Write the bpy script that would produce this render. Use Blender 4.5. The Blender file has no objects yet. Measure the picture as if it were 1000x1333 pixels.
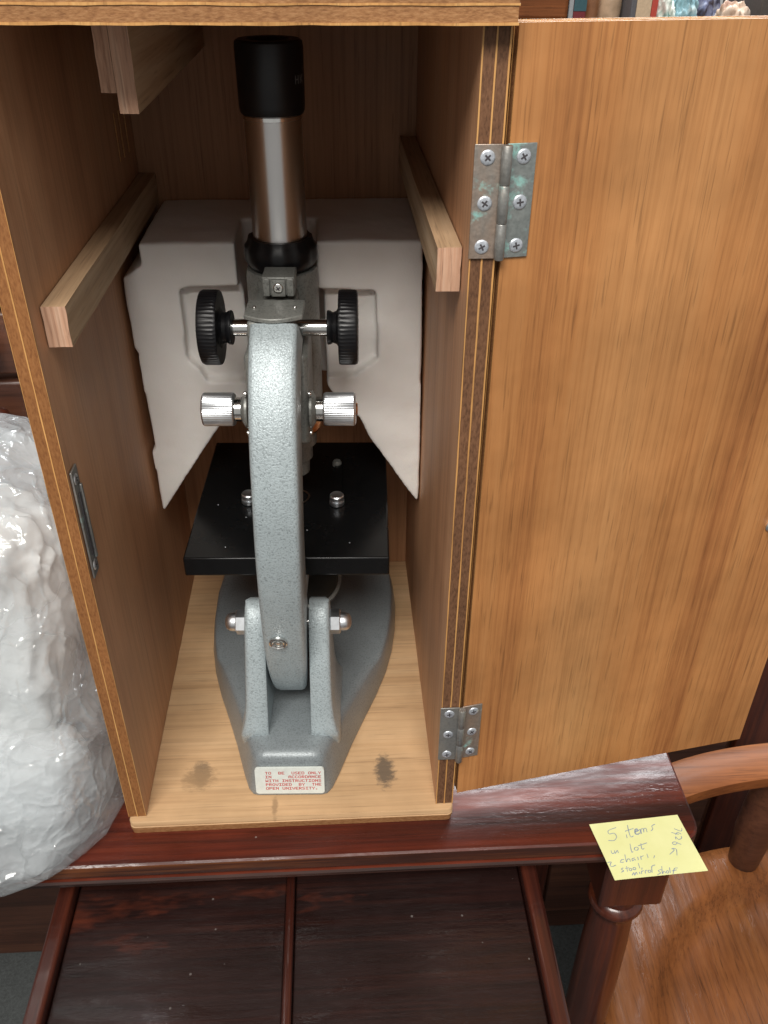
import bpy, bmesh, math, random
from mathutils import Vector, Matrix, noise
random.seed(7)
scene = bpy.context.scene
COL = scene.collection

# ---------------------------------------------------------------- camera
cam_data = bpy.data.cameras.new('camera')
cam = bpy.data.objects.new('camera', cam_data); COL.objects.link(cam)
cam_data.sensor_fit = 'HORIZONTAL'; cam_data.sensor_width = 36
cam_data.lens = 36*1134.16/1000
cam_data.clip_start = 0.01; cam_data.clip_end = 50
r_ = Vector((0.99844457, -0.05545693, 0.00574131))
u_ = Vector((0.02638528, 0.5607175, 0.82758667))
f_ = Vector((0.04911467, 0.82614794, -0.56130859))
M = Matrix(((r_.x, u_.x, -f_.x, 0.0387059), (r_.y, u_.y, -f_.y, -0.3802518), (r_.z, u_.z, -f_.z, 0.5019959), (0, 0, 0, 1)))
cam.matrix_world = M
scene.camera = cam

# ---------------------------------------------------------------- room light
world = bpy.data.worlds.new('World'); scene.world = world; world.use_nodes = True
bg = world.node_tree.nodes['Background']
bg.inputs[0].default_value = (0.95, 0.93, 0.90, 1); bg.inputs[1].default_value = 0.44

def lamp(name, loc, target, sx, sy, power, color):
    d = bpy.data.lights.new(name, 'AREA'); d.shape = 'RECTANGLE'; d.size = sx; d.size_y = sy
    d.energy = power; d.color = color
    o = bpy.data.objects.new(name, d); COL.objects.link(o); o.location = loc
    o.rotation_euler = (Vector(target) - Vector(loc)).to_track_quat('-Z', 'Y').to_euler()
    return o
lamp('ceiling_lamp_front', (-0.25, -1.28, 1.95), (0.05, 0.1, 0.1), 1.3, 0.8, 66, (1.0, 0.955, 0.895))
lamp('ceiling_lamp_rear', (0.9, 1.6, 2.05), (0.3, 0.0, -0.1), 1.1, 0.7, 46, (0.93, 0.97, 1.0))
lamp('ceiling_lamp_tube', (0.0, 1.12, 2.05), (0.0, 0.0, -0.1), 1.3, 0.14, 26, (0.93, 0.97, 1.0))
lamp('shop_window_light', (1.25, 2.5, 1.60), (0.2, 0.0, 0.0), 1.3, 0.9, 55, (0.93, 0.97, 1.0))
scene.view_settings.view_transform = 'Standard'; scene.view_settings.look = 'None'
scene.view_settings.exposure = 0.0; scene.view_settings.gamma = 1.0
scene.view_settings.use_curve_mapping = False
scene.cycles.use_denoising = True
scene.cycles.max_bounces = 10; scene.cycles.transparent_max_bounces = 12

# ---------------------------------------------------------------- object helpers
def thing(name, label, cat, loc=(0, 0, 0), rotz=0.0, group=None):
    o = bpy.data.objects.new(name, None); COL.objects.link(o)
    o.empty_display_size = 0.02
    o.location = loc; o.rotation_euler = (0, 0, rotz)
    return tag(o, label, cat, group)
def tag(o, label, cat, group=None):
    o['label'] = label; o['category'] = cat
    if group: o['group'] = group
    return o
def structure(o):
    o['kind'] = 'structure'; return o

def link(name, me, mats, parent=None, bevel=0.0, seg=2, smooth=35, subsurf=0):
    o = bpy.data.objects.new(name, me); COL.objects.link(o)
    if not isinstance(mats, (list, tuple)): mats = [mats]
    for m in mats: me.materials.append(m)
    if parent: o.parent = parent
    if smooth:
        me.shade_smooth(); me.set_sharp_from_angle(angle=math.radians(smooth))
    if subsurf:
        s = o.modifiers.new('subdivision', 'SUBSURF'); s.levels = subsurf; s.render_levels = subsurf
    if bevel:
        b = o.modifiers.new('bevel', 'BEVEL'); b.width = bevel; b.segments = seg; b.limit_method = 'ANGLE'; b.angle_limit = math.radians(40)
        b.harden_normals = False
    return o
def bm_mesh(bm, name):
    bmesh.ops.recalc_face_normals(bm, faces=bm.faces)
    me = bpy.data.meshes.new(name); bm.to_mesh(me); bm.free(); return me
def mesh(name, verts, faces, mats, parent=None, idx=None, recalc=True, **kw):
    me = bpy.data.meshes.new(name); me.from_pydata([tuple(v) for v in verts], [], faces)
    if idx:
        for p, i in zip(me.polygons, idx): p.material_index = i
    if recalc:
        bm = bmesh.new(); bm.from_mesh(me); bmesh.ops.recalc_face_normals(bm, faces=bm.faces); bm.to_mesh(me); bm.free()
    return link(name, me, mats, parent, **kw)
def add_box(bm, a, b, mat=None):
    vs = [bm.verts.new((x, y, z)) for x in (a[0], b[0]) for y in (a[1], b[1]) for z in (a[2], b[2])]
    for f in ((0, 1, 3, 2), (4, 6, 7, 5), (0, 4, 5, 1), (2, 3, 7, 6), (0, 2, 6, 4), (1, 5, 7, 3)):
        fc = bm.faces.new([vs[i] for i in f])
        if mat is not None: fc.material_index = mat
def box(name, a, b, mats, parent=None, xf=None, **kw):
    bm = bmesh.new(); add_box(bm, a, b)
    if xf is not None: bm.transform(xf)
    return link(name, bm_mesh(bm, name), mats, parent, **kw)
def prism(name, pts, d0, d1, axis, mats, parent=None, xf=None, **kw):
    """extrude a polygon. axis 'y': pts are (x,z); 'x': (y,z); 'z': (x,y)"""
    def P(p, d):
        return {'y': (p[0], d, p[1]), 'x': (d, p[0], p[1]), 'z': (p[0], p[1], d)}[axis]
    n = len(pts); bm = bmesh.new()
    A = [bm.verts.new(P(p, d0)) for p in pts]; B = [bm.verts.new(P(p, d1)) for p in pts]
    bm.faces.new(A); bm.faces.new(B[::-1])
    for i in range(n):
        j = (i+1) % n; bm.faces.new((A[i], A[j], B[j], B[i]))
    if xf is not None: bm.transform(xf)
    return link(name, bm_mesh(bm, name), mats, parent, **kw)
def frame_to(origin, zdir):
    return Matrix.Translation(Vector(origin)) @ Vector(zdir).normalized().to_track_quat('Z', 'Y').to_matrix().to_4x4()
def lathe(name, prof, mats, parent=None, origin=(0, 0, 0), zdir=(0, 0, 1), n=40, idx=None, wob=None, **kw):
    """prof: list of (r, h); closes on the axis when r == 0"""
    bm = bmesh.new(); rows = []
    for (r, h) in prof:
        if r == 0: rows.append([bm.verts.new((0, 0, h))])
        else:
            row = []
            for k in range(n):
                a = 2*math.pi*k/n; rr = r*(wob(a, h) if wob else 1)
                row.append(bm.verts.new((rr*math.cos(a), rr*math.sin(a), h)))
            rows.append(row)
    for i in range(len(rows)-1):
        A, B = rows[i], rows[i+1]; m = idx[i] if idx else 0
        for k in range(n):
            l = (k+1) % n
            if len(A) == 1 and len(B) == 1: continue
            if len(A) == 1: f = bm.faces.new((A[0], B[k], B[l]))
            elif len(B) == 1: f = bm.faces.new((A[k], B[0], A[l]))
            else: f = bm.faces.new((A[k], A[l], B[l], B[k]))
            f.material_index = m
    bm.transform(frame_to(origin, zdir))
    return link(name, bm_mesh(bm, name), mats, parent, **kw)
def loft(name, rings, mats, parent=None, cap=True, **kw):
    bm = bmesh.new(); R = [[bm.verts.new(v) for v in ring] for ring in rings]
    n = len(R[0])
    for a, b in zip(R, R[1:]):
        for k in range(n):
            l = (k+1) % n; bm.faces.new((a[k], a[l], b[l], b[k]))
    if cap: bm.faces.new(R[0][::-1]); bm.faces.new(R[-1])
    return link(name, bm_mesh(bm, name), mats, parent, **kw)
def fbm(v, oct=4):
    return noise.fractal(Vector(v), 1.0, 2.0, oct)

# ---------------------------------------------------------------- material helpers
class NT:
    def __init__(self, name):
        self.m = bpy.data.materials.new(name); self.m.use_nodes = True
        self.t = self.m.node_tree; self.n = self.t.nodes; self.b = self.n['Principled BSDF']; self.out = self.n['Material Output']
    def new(self, typ, **kw):
        nd = self.n.new(typ)
        for k, v in kw.items(): setattr(nd, k, v)
        return nd
    def set(self, sock, v):
        if hasattr(v, 'is_output') or isinstance(v, bpy.types.NodeSocket): self.t.links.new(v, sock)
        else: sock.default_value = v
    def coord(self, scale=(1, 1, 1), rot=(0, 0, 0), loc=(0, 0, 0)):
        tc = self.new('ShaderNodeTexCoord'); mp = self.new('ShaderNodeMapping')
        mp.inputs['Scale'].default_value = scale; mp.inputs['Rotation'].default_value = rot; mp.inputs['Location'].default_value = loc
        self.t.links.new(tc.outputs['Object'], mp.inputs['Vector']); return mp.outputs[0]
    def noise(self, vec, scale, detail=4, rough=0.5, dist=0.0):
        nd = self.new('ShaderNodeTexNoise'); self.set(nd.inputs['Vector'], vec)
        nd.inputs['Scale'].default_value = scale; nd.inputs['Detail'].default_value = detail
        nd.inputs['Roughness'].default_value = rough; nd.inputs['Distortion'].default_value = dist
        return nd.outputs['Fac']
    def ramp(self, fac, stops, interp='LINEAR'):
        nd = self.new('ShaderNodeValToRGB'); cr = nd.color_ramp; cr.interpolation = interp
        while len(cr.elements) < len(stops): cr.elements.new(0.5)
        for e, (p, c) in zip(cr.elements, stops):
            e.position = p; e.color = (c[0], c[1], c[2], 1) if not isinstance(c, (int, float)) else (c, c, c, 1)
        self.set(nd.inputs['Fac'], fac); return nd.outputs['Color']
    def mix(self, fac, a, b, mode='MIX'):
        nd = self.new('ShaderNodeMix', data_type='RGBA', blend_type=mode)
        c = lambda v: (v[0], v[1], v[2], 1) if isinstance(v, tuple) else v
        self.set(nd.inputs['Factor'], fac); self.set(nd.inputs['A'], c(a)) if False else None
        self.set(nd.inputs[6], c(a)); self.set(nd.inputs[7], c(b)); return nd.outputs[2]
    def math(self, op, a, b=0.0, c=None):
        nd = self.new('ShaderNodeMath', operation=op); self.set(nd.inputs[0], a); self.set(nd.inputs[1], b)
        if c is not None: self.set(nd.inputs[2], c)
        return nd.outputs[0]
    def bump(self, h, strength=0.3, dist=0.001, normal=None):
        nd = self.new('ShaderNodeBump'); self.set(nd.inputs['Height'], h)
        nd.inputs['Strength'].default_value = strength; nd.inputs['Distance'].default_value = dist
        if normal is not None: self.set(nd.inputs['Normal'], normal)
        return nd.outputs[0]
    def p(self, **kw):
        names = dict(color='Base Color', rough='Roughness', metal='Metallic', normal='Normal', coat='Coat Weight', coatr='Coat Roughness',
                     spec='Specular IOR Level', sub='Subsurface Weight', trans='Transmission Weight', alpha='Alpha', sheen='Sheen Weight')
        for k, v in kw.items():
            if k == 'color' and isinstance(v, tuple): v = (v[0], v[1], v[2], 1)
            self.set(self.b.inputs[names[k]], v)
        return self.m

def wood(name, axis, dark, mid, light, figure=30, fibre=330, rough=0.5, coat=0.0, coatr=0.15, bump=0.25, pores=0.5, blotch=0.3,
         tilt=0.0, stain=None, dust=0.0, stains=(), spec=0.4, contrast=1.0, worn=False, dust_scale=95, dust_size=0.085):
    t = NT(name)
    ai = 'xyz'.index(axis)
    def sc(al):
        s = [1, 1, 1]; s[ai] = al; return tuple(s)
    rot = (0, 0, 0)
    if tilt: rot = {'z': (0, tilt, 0), 'x': (0, 0, tilt), 'y': (0, 0, tilt)}[axis]
    A = t.noise(t.coord(sc(0.045), rot), figure, 5, 0.55, 0.8)
    B = t.noise(t.coord(sc(0.02), rot), fibre, 5, 0.6)
    W = t.noise(t.coord(sc(0.012), rot, (3, 1, 2)), figure*3.2, 3, 0.5, 0.3)
    m1 = t.math('ADD', t.math('MULTIPLY', A, 0.55), t.math('MULTIPLY', W, 0.30))
    m1 = t.math('ADD', m1, t.math('MULTIPLY', B, 0.22))
    w = 0.17/contrast
    col = t.ramp(m1, [(0.53-w, dark), (0.53, mid), (0.53+w, light)])
    # fibres: fine dark strokes
    fib = t.ramp(B, [(0.32, 0.62), (0.52, 1.0)])
    col = t.mix(pores, col, t.mix(1.0, col, fib, 'MULTIPLY'))
    P = t.noise(t.coord(sc(0.035), rot, (7, 5, 3)), fibre*2.1, 2, 0.5)
    pr = t.ramp(P, [(0.30, 0.35), (0.40, 1.0)])
    col = t.mix(pores, col, t.mix(1.0, col, pr, 'MULTIPLY'))
    bl = t.noise(t.coord((1, 1, 1)), 14, 4, 0.6)
    blr = t.ramp(bl, [(0.3, 0.55), (0.7, 1.25)])
    col = t.mix(blotch, col, t.mix(1.0, col, blr, 'MULTIPLY'))
    if stain:   # worn darker marks with a shape of their own
        s = t.noise(t.coord(sc(0.3), rot, (1, 9, 4)), stain[0], 5, 0.65)
        sm = t.ramp(s, [(stain[1], 0.0), (stain[1]+0.08, 1.0)])
        col = t.mix(sm, col, stain[2])
    for (sx, sy, rx, ry, colr) in stains:
        tc = t.new('ShaderNodeTexCoord'); mp = t.new('ShaderNodeMapping', vector_type='POINT')
        mp.inputs['Location'].default_value = (-sx/rx, -sy/ry, 0); mp.inputs['Scale'].default_value = (1/rx, 1/ry, 0)
        t.t.links.new(tc.outputs['Object'], mp.inputs['Vector'])
        ln = t.new('ShaderNodeVectorMath', operation='LENGTH'); t.t.links.new(mp.outputs[0], ln.inputs[0])
        d = t.math('ADD', ln.outputs['Value'], t.math('MULTIPLY', t.math('SUBTRACT', t.noise(t.coord((.5, 1, 1)), 330, 5, .75), 0.5), 1.7))
        k = t.ramp(d, [(0.50, 0.80), (1.05, 0.0)])
        col = t.mix(k, col, colr)
    rg = t.math('ADD', t.math('MULTIPLY', t.math('SUBTRACT', bl, 0.5), 0.35), rough)
    if dust:
        vz = t.new('ShaderNodeTexVoronoi'); vz.inputs['Scale'].default_value = dust_scale
        t.set(vz.inputs['Vector'], t.coord((1, 1, 1)))
        rnd = t.math('GREATER_THAN', t.new('ShaderNodeSeparateColor').outputs[0], 0.5)
        sepn = rnd.node.inputs[0].links[0].from_node
        t.t.links.new(vz.outputs['Color'], sepn.inputs[0])
        dot = t.math('LESS_THAN', vz.outputs['Distance'], t.math('MULTIPLY', sepn.outputs[1], dust_size))
        col = t.mix(t.math('MULTIPLY', t.math('MULTIPLY', dot, rnd), dust), col, (0.5, 0.47, 0.44))
    nrm = t.bump(t.math('ADD', t.math('MULTIPLY', B, 0.6), t.math('MULTIPLY', P, 0.4)), bump, 0.0006)
    t.p(color=col, rough=rg, normal=nrm, coat=coat, coatr=coatr, spec=spec)
    if coat:
        cn = t.bump(t.noise(t.coord(sc(0.10), rot), 120, 4, 0.6), 0.35, 0.0006)
        if worn:   # patchy old varnish: dull and glossy streaks along the grain, slightly rippled
            wz = t.noise(t.coord(sc(0.16), rot, (2, 6, 1)), 75, 5, 0.65, 0.6)
            t.set(t.b.inputs['Coat Roughness'], t.ramp(wz, [(0.38, coatr), (0.62, 0.55)]))
            t.set(t.b.inputs['Coat Weight'], t.ramp(wz, [(0.40, coat), (0.66, coat*0.25)]))
            cn = t.bump(t.noise(t.coord(sc(0.3), rot), 240, 3, 0.6), 0.8, 0.0008, cn)
        t.set(t.b.inputs['Coat Normal'], cn)
    return t.m
def plain(name, color, rough=0.5, metal=0.0, var=0.12, scale=200, bump=0.05, spec=0.5, coat=0.0):
    t = NT(name); nz = t.noise(t.coord(), scale, 4, 0.6)
    c = t.ramp(nz, [(0.3, tuple(x*(1-var) for x in color)), (0.7, tuple(min(1, x*(1+var)) for x in color))])
    rg = t.math('ADD', t.math('MULTIPLY', t.math('SUBTRACT', t.noise(t.coord(), scale*0.3, 3), 0.5), 0.2), rough)
    return t.p(color=c, rough=rg, metal=metal, normal=t.bump(nz, bump, 0.0004), spec=spec, coat=coat)
def hammertone(name, base, metal=0.22, strength=0.7, scale=950, rough=0.38, dark=0.62):
    t = NT(name)
    v = t.noise(t.coord(), scale, 3, 0.55, 0.5)
    big = t.noise(t.coord(), 40, 3)
    cells = t.ramp(v, [(0.33, tuple(x*dark for x in base)), (0.47, base), (0.7, tuple(x*1.12 for x in base))])
    col = t.mix(0.25, cells, t.mix(1.0, cells, t.ramp(big, [(0.3, 0.7), (0.7, 1.2)]), 'MULTIPLY'))
    return t.p(color=col, rough=rough, metal=metal, normal=t.bump(v, strength, 0.0006), coat=0.12, coatr=0.3)

MAT = {}
MAT['door'] = wood('door_veneer', 'z', (0.26, 0.084, 0.025), (0.43, 0.186, 0.062), (0.49, 0.238, 0.090), dust=0.5, dust_scale=16, dust_size=0.02, figure=9, fibre=460, rough=0.42, pores=0.42, blotch=0.5, tilt=math.radians(2), contrast=1.08)
MAT['inside'] = wood('inside_veneer', 'z', (0.36, 0.170, 0.085), (0.49, 0.248, 0.128), (0.56, 0.305, 0.165), figure=18, fibre=380, rough=0.55, pores=0.28, blotch=0.3)
MAT['back'] = wood('back_veneer', 'z', (0.25, 0.112, 0.050), (0.38, 0.185, 0.088), (0.46, 0.24, 0.12), figure=18, fibre=360, rough=0.55, pores=0.4, blotch=0.25)
MAT['floor_ply'] = wood('base_ply', 'x', (0.42, 0.25, 0.125), (0.57, 0.365, 0.195), (0.64, 0.44, 0.255), figure=20, fibre=300, rough=0.6, pores=0.32, blotch=0.4, contrast=0.8,
                        stains=((-0.0655, 0.0345, 0.0085, 0.0125, (0.16, 0.115, 0.075)), (-0.0665, 0.030, 0.014, 0.012, (0.33, 0.21, 0.11)), (0.0649, 0.0300, 0.0088, 0.0160, (0.075, 0.065, 0.055)), (-0.012, 0.004, 0.0025, 0.010, (0.30, 0.19, 0.10))))
def speckle(name, dark, mid, light, axis='z'):
    t = NT(name); st = {'z': (1, 1, 0.35), 'x': (0.35, 1, 1)}[axis]
    a = t.noise(t.coord(st), 950, 3, 0.6); g = t.noise(t.coord({'z': (1, 1, 0.2), 'x': (0.2, 1, 1)}[axis]), 60, 3)
    c = t.ramp(a, [(0.33, dark), (0.50, mid), (0.68, light)])
    c = t.mix(0.45, c, t.mix(1.0, c, t.ramp(g, [(0.3, 0.6), (0.7, 1.3)]), 'MULTIPLY'))
    return t.p(color=c, rough=0.65, normal=t.bump(a, 0.5, 0.0005), spec=0.3)
MAT['core'] = speckle('ply_core', (0.095, 0.044, 0.022), (0.150, 0.071, 0.035), (0.18, 0.088, 0.045))
MAT['core_left'] = speckle('ply_core_varnished', (0.20, 0.078, 0.026), (0.265, 0.110, 0.036), (0.30, 0.132, 0.046))
MAT['glue'] = wood('ply_face_line', 'z', (0.40, 0.19, 0.06), (0.58, 0.30, 0.10), (0.68, 0.40, 0.15), figure=90, fibre=500, rough=0.5, pores=0.4, blotch=0.5)
MAT['core_x'] = speckle('ply_core_top', (0.22, 0.098, 0.037), (0.30, 0.142, 0.056), (0.36, 0.185, 0.08), 'x')
MAT['batten'] = wood('pine_batten', 'y', (0.33, 0.205, 0.115), (0.45, 0.30, 0.175), (0.54, 0.39, 0.25), figure=70, fibre=400, rough=0.65, pores=0.4, blotch=0.25)
MAT['endgrain'] = wood('batten_end_grain', 'z', (0.34, 0.17, 0.10), (0.54, 0.32, 0.21), (0.66, 0.47, 0.34), figure=180, fibre=700, rough=0.7, pores=0.5, blotch=0.4, bump=0.5)
MAT['table'] = wood('varnished_mahogany', 'x', (0.024, 0.005, 0.003), (0.090, 0.013, 0.005), (0.16, 0.028, 0.009), figure=22, fibre=300, rough=0.5, coat=0.6, coatr=0.10, worn=True, contrast=1.3, spec=0.25, pores=0.5, blotch=0.6,
                    stain=(22, 0.60, (0.018, 0.007, 0.005)), dust=0.25)
MAT['table_edge'] = wood('worn_mahogany_edge', 'x', (0.016, 0.005, 0.003), (0.045, 0.011, 0.005), (0.19, 0.060, 0.016), figure=36, fibre=400, rough=0.5, coat=0.25, coatr=0.3, pores=0.6, blotch=0.6, contrast=1.5)
MAT['tray'] = wood('dark_mahogany', 'x', (0.006, 0.0025, 0.002), (0.016, 0.005, 0.004), (0.042, 0.011, 0.006), figure=20, fibre=300, rough=0.5, coat=0.8, coatr=0.08, pores=0.5, blotch=0.8, worn=True, spec=0.25,
                   stain=(16, 0.60, (0.085, 0.018, 0.008)), dust=0.2)
MAT['rail'] = wood('dark_mahogany_rail', 'y', (0.018, 0.004, 0.003), (0.05, 0.011, 0.006), (0.10, 0.022, 0.010), figure=40, fibre=400, rough=0.45, spec=0.3, coat=0.9, coatr=0.1, pores=0.4, blotch=0.5)
MAT['leg'] = wood('mahogany_leg', 'z', (0.025, 0.006, 0.004), (0.075, 0.015, 0.006), (0.13, 0.030, 0.010), figure=40, fibre=300, rough=0.42, spec=0.3, coat=0.8, coatr=0.15, pores=0.4, blotch=0.5)
MAT['elm'] = wood('elm_seat', 'y', (0.075, 0.024, 0.007), (0.170, 0.056, 0.015), (0.23, 0.084, 0.024), figure=28, fibre=340, rough=0.6, coat=0.22, coatr=0.10, pores=0.6, blotch=0.5, worn=True, spec=0.12,
                  stain=(170, 0.665, (0.05, 0.018, 0.01)), tilt=0.12, contrast=0.85)
MAT['bow'] = wood('chair_bow', 'x', (0.12, 0.036, 0.012), (0.215, 0.072, 0.022), (0.28, 0.105, 0.035), figure=26, fibre=260, rough=0.55, spec=0.2, coat=0.05, pores=0.5, blotch=0.35, stain=(30, 0.66, (0.10, 0.03, 0.012)))
MAT['chest'] = wood('old_chest', 'x', (0.030, 0.012, 0.008), (0.075, 0.028, 0.016), (0.12, 0.048, 0.026), figure=20, fibre=250, rough=0.45, coat=0.4, coatr=0.25, pores=0.5, blotch=0.5)
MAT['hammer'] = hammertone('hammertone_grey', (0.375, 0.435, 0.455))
MAT['hammer_base'] = hammertone('hammertone_shaded', (0.225, 0.255, 0.268), strength=0.4, dark=0.7)  # same grey paint as the lugs, darkened to stand for shade under the stage
MAT['grey_metal'] = hammertone('satin_grey', (0.20, 0.205, 0.19), strength=0.15, scale=700)
MAT['black'] = plain('black_enamel', (0.006, 0.006, 0.007), 0.36, var=0.3, spec=0.35)
MAT['stage'] = plain('stage_black', (0.004, 0.0045, 0.005), 0.25, var=0.2, spec=0.32)
MAT['eyepiece'] = plain('black_eyepiece', (0.006, 0.006, 0.007), 0.42, var=0.2)
MAT['chrome'] = plain('chrome', (0.72, 0.72, 0.70), 0.16, metal=1.0, var=0.06)
MAT['silver'] = plain('silver_knurl', (0.74, 0.77, 0.80), 0.36, metal=1.0, var=0.12)
MAT['copper'] = plain('copper', (0.62, 0.30, 0.14), 0.3, metal=1.0)
MAT['zinc'] = plain('zinc_screw', (0.62, 0.66, 0.72), 0.38, metal=0.7, var=0.25, scale=700, bump=0.2)
MAT['slot'] = plain('screw_recess', (0.05, 0.045, 0.05), 0.6)
MAT['foam'] = None

def tube_metal():
    t = NT('brushed_tube')
    nz = t.noise(t.coord((1, 1, 60)), 60, 3)
    tg = t.new('ShaderNodeTangent', direction_type='RADIAL', axis='Z'); t.t.links.new(tg.outputs[0], t.b.inputs['Tangent']); t.b.inputs['Anisotropic'].default_value = 0.8; t.b.inputs['Anisotropic Rotation'].default_value = 0.25
    return t.p(color=(0.80, 0.785, 0.77), metal=1.0, rough=t.math('ADD', t.math('MULTIPLY', nz, 0.08), 0.29), normal=t.bump(nz, 0.03, 0.0003))
MAT['tube'] = tube_metal()
def foam_mat():
    t = NT('white_foam'); f = t.noise(t.coord(), 900, 3); g = t.noise(t.coord(), 25, 4)
    c = t.ramp(g, [(0.3, (0.80, 0.765, 0.725)), (0.7, (0.87, 0.84, 0.805))])
    return t.p(color=c, rough=0.85, normal=t.bump(f, 0.25, 0.0006), spec=0.25, sub=0.05)
MAT['foam'] = foam_mat()
def hinge_mat(name, a, b, teal_lo):
    t = NT(name); n1 = t.noise(t.coord((1, 1, 0.5)), 60, 4, 0.6); n2 = t.noise(t.coord((1, 1, 1), (0, 0, 0), (2, 2, 2)), 75, 5, 0.65); n3 = t.noise(t.coord(), 600, 3)
    c = t.ramp(n1, [(0.35, a), (0.65, b)])
    k = t.ramp(n2, [(teal_lo, 0.0), (teal_lo+0.1, 1.0)])
    c = t.mix(k, c, (0.28, 0.50, 0.46)); c = t.mix(0.35, c, t.mix(1.0, c, t.ramp(n3, [(0.3, 0.6), (0.7, 1.2)]), 'MULTIPLY'))
    return t.p(color=c, metal=t.math('SUBTRACT', 0.75, t.math('MULTIPLY', k, 0.55)), rough=t.math('ADD', 0.36, t.math('MULTIPLY', n3, 0.2)), normal=t.bump(n3, 0.25, 0.0004))
MAT['hinge_a'] = hinge_mat('hinge_coppery', (0.36, 0.34, 0.31), (0.46, 0.33, 0.25), 0.58)
MAT['hinge_b'] = hinge_mat('hinge_verdigris', (0.30, 0.33, 0.32), (0.40, 0.42, 0.40), 0.51)
MAT['hinge_c'] = hinge_mat('hinge_grey', (0.28, 0.29, 0.29), (0.40, 0.38, 0.34), 0.60)

# ================================================================= SETTING
def floor_mat():
    t = NT('grey_carpet'); a = t.noise(t.coord(), 300, 4, 0.7); g = t.noise(t.coord(), 6, 3)
    c = t.ramp(a, [(0.3, (0.05, 0.055, 0.055)), (0.7, (0.10, 0.11, 0.11))])
    return t.p(color=c, rough=0.9, normal=t.bump(a, 0.5, 0.003))
FZ = -0.762
fl = mesh('floor', [(-3, -3, FZ), (3, -3, FZ), (3, 3, FZ), (-3, 3, FZ)], [(0, 1, 2, 3)], floor_mat(), smooth=0)
structure(fl)

# ================================================================= TABLE
TZ = -0.0125
table = thing('table', 'dark red mahogany table carrying the open microscope case', 'table', (0, 0, FZ))
def in_parent(o, p):
    o.matrix_parent_inverse = Matrix.Translation(-Vector(p.location)) if False else o.matrix_parent_inverse
    return o
def rounded_rect(x0, x1, y0, y1, r, n=6, ins=0.0):
    pts = []
    for (cx, cy, a0) in ((x1-r, y1-r, 0), (x0+r, y1-r, 90), (x0+r, y0+r, 180), (x1-r, y0+r, 270)):
        for k in range(n+1):
            a = math.radians(a0+90*k/n); pts.append((cx+(r-ins)*math.cos(a), cy+(r-ins)*math.sin(a)))
    return pts
H0 = -FZ
prof = [(0.0045, TZ-0.0215), (0.0012, TZ-0.0208), (0.0, TZ-0.0190), (0.0, TZ-0.0165), (0.0012, TZ-0.0150), (0.0040, TZ-0.0146), (0.0040, TZ-0.0125), (0.0014, TZ-0.0120), (0.0006, TZ-0.0105), (0.0006, TZ-0.0025), (0.0011, TZ-0.0009), (0.0026, TZ)]
rings = [[(x, y, z+H0) for (x, y) in rounded_rect(-0.62, 0.2795, -0.0295, 0.30, 0.016, ins=i)] for (i, z) in prof]
tt = loft('table_top', rings, [MAT['table'], MAT['table_edge']], table, smooth=20)
for pgn in tt.data.polygons:
    if abs(pgn.normal.z) < 0.75: pgn.material_index = 1
def turned_leg(x, y, parent):
    top = TZ-0.022+H0
    box('leg_block', (x-0.024, y-0.024, top-0.072), (x+0.024, y+0.024, top-0.0005), MAT['leg'], parent, bevel=0.002)
    pr = [(0, top-0.0715), (0.016, top-0.0715), (0.0155, top-0.082), (0.0165, top-0.090), (0.0205, top-0.0925), (0.0215, top-0.097), (0.0200, top-0.101), (0.0165, top-0.104), (0.0165, top-0.112), (0.0180, top-0.15), (0.0190, top-0.22),
          (0.0185, top-0.32), (0.016, top-0.46), (0.014, top-0.55), (0.020, top-0.565), (0.022, top-0.575), (0.019, top-0.585), (0.015, top-0.60), (0.013, top-0.66), (0.011, 0.001), (0, 0.001)]
    lathe('leg', pr, MAT['leg'], parent, (x, y, 0), n=32, smooth=50)
for (x, y) in ((0.246, 0.006), (0.246, 0.262), (-0.585, 0.006), (-0.585, 0.262)): turned_leg(x, y, table)
box('apron', (-0.56, 0.245, TZ-0.10+H0), (0.2215, 0.263, TZ-0.0225+H0), MAT['leg'], table, bevel=0.001)

# ================================================================= LOW PANELLED STAND below the table
sx0, sx1, sz = -0.158, 0.165, -0.060
stand = thing('low_stand', 'dark mahogany stand with two sunken panels jutting out under the table front', 'stand', (0, 0, FZ))
def zz(z): return z - FZ
for (a, b) in ((sx0+0.006, -0.0067), (-0.0003, sx1-0.006)):
    box('top_panel', (a, -0.42, zz(sz-0.014)), (b, 0.205, zz(sz-0.004)), MAT['tray'], stand, bevel=0.001)
def rail(x0, x1, y0, y1, z0, z1, nm='rail'):
    box(nm, (x0, y0, zz(z0)), (x1, y1, zz(z1)), MAT['rail'], stand, bevel=0.0025, seg=3)
rail(sx0-0.006, sx0+0.0055, -0.44, 0.219, sz-0.05, sz+0.006)
rail(sx1-0.0055, sx1+0.006, -0.44, 0.219, sz-0.05, sz+0.006)
rail(-0.0065, -0.0005, -0.42, 0.205, sz-0.018, sz+0.003, 'divider')
rail(sx0+0.008, sx1-0.008, -0.44, -0.4205, sz-0.05, sz+0.005)
rail(sx0+0.008, sx1-0.008, 0.2052, 0.219, sz-0.05, sz+0.005)
for (x, y) in ((sx0+0.0, -0.42), (sx1-0.0, -0.42), (sx0+0.0, 0.20), (sx1-0.0, 0.20)):
    lathe('leg', [(0, 0.001), (0.013, 0.001), (0.016, 0.1), (0.019, 0.3), (0.015, 0.4), (0.019, 0.42), (0.019, zz(sz-0.0505)), (0, zz(sz-0.0505))], MAT['rail'], stand, (x, y, 0), n=20)

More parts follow.
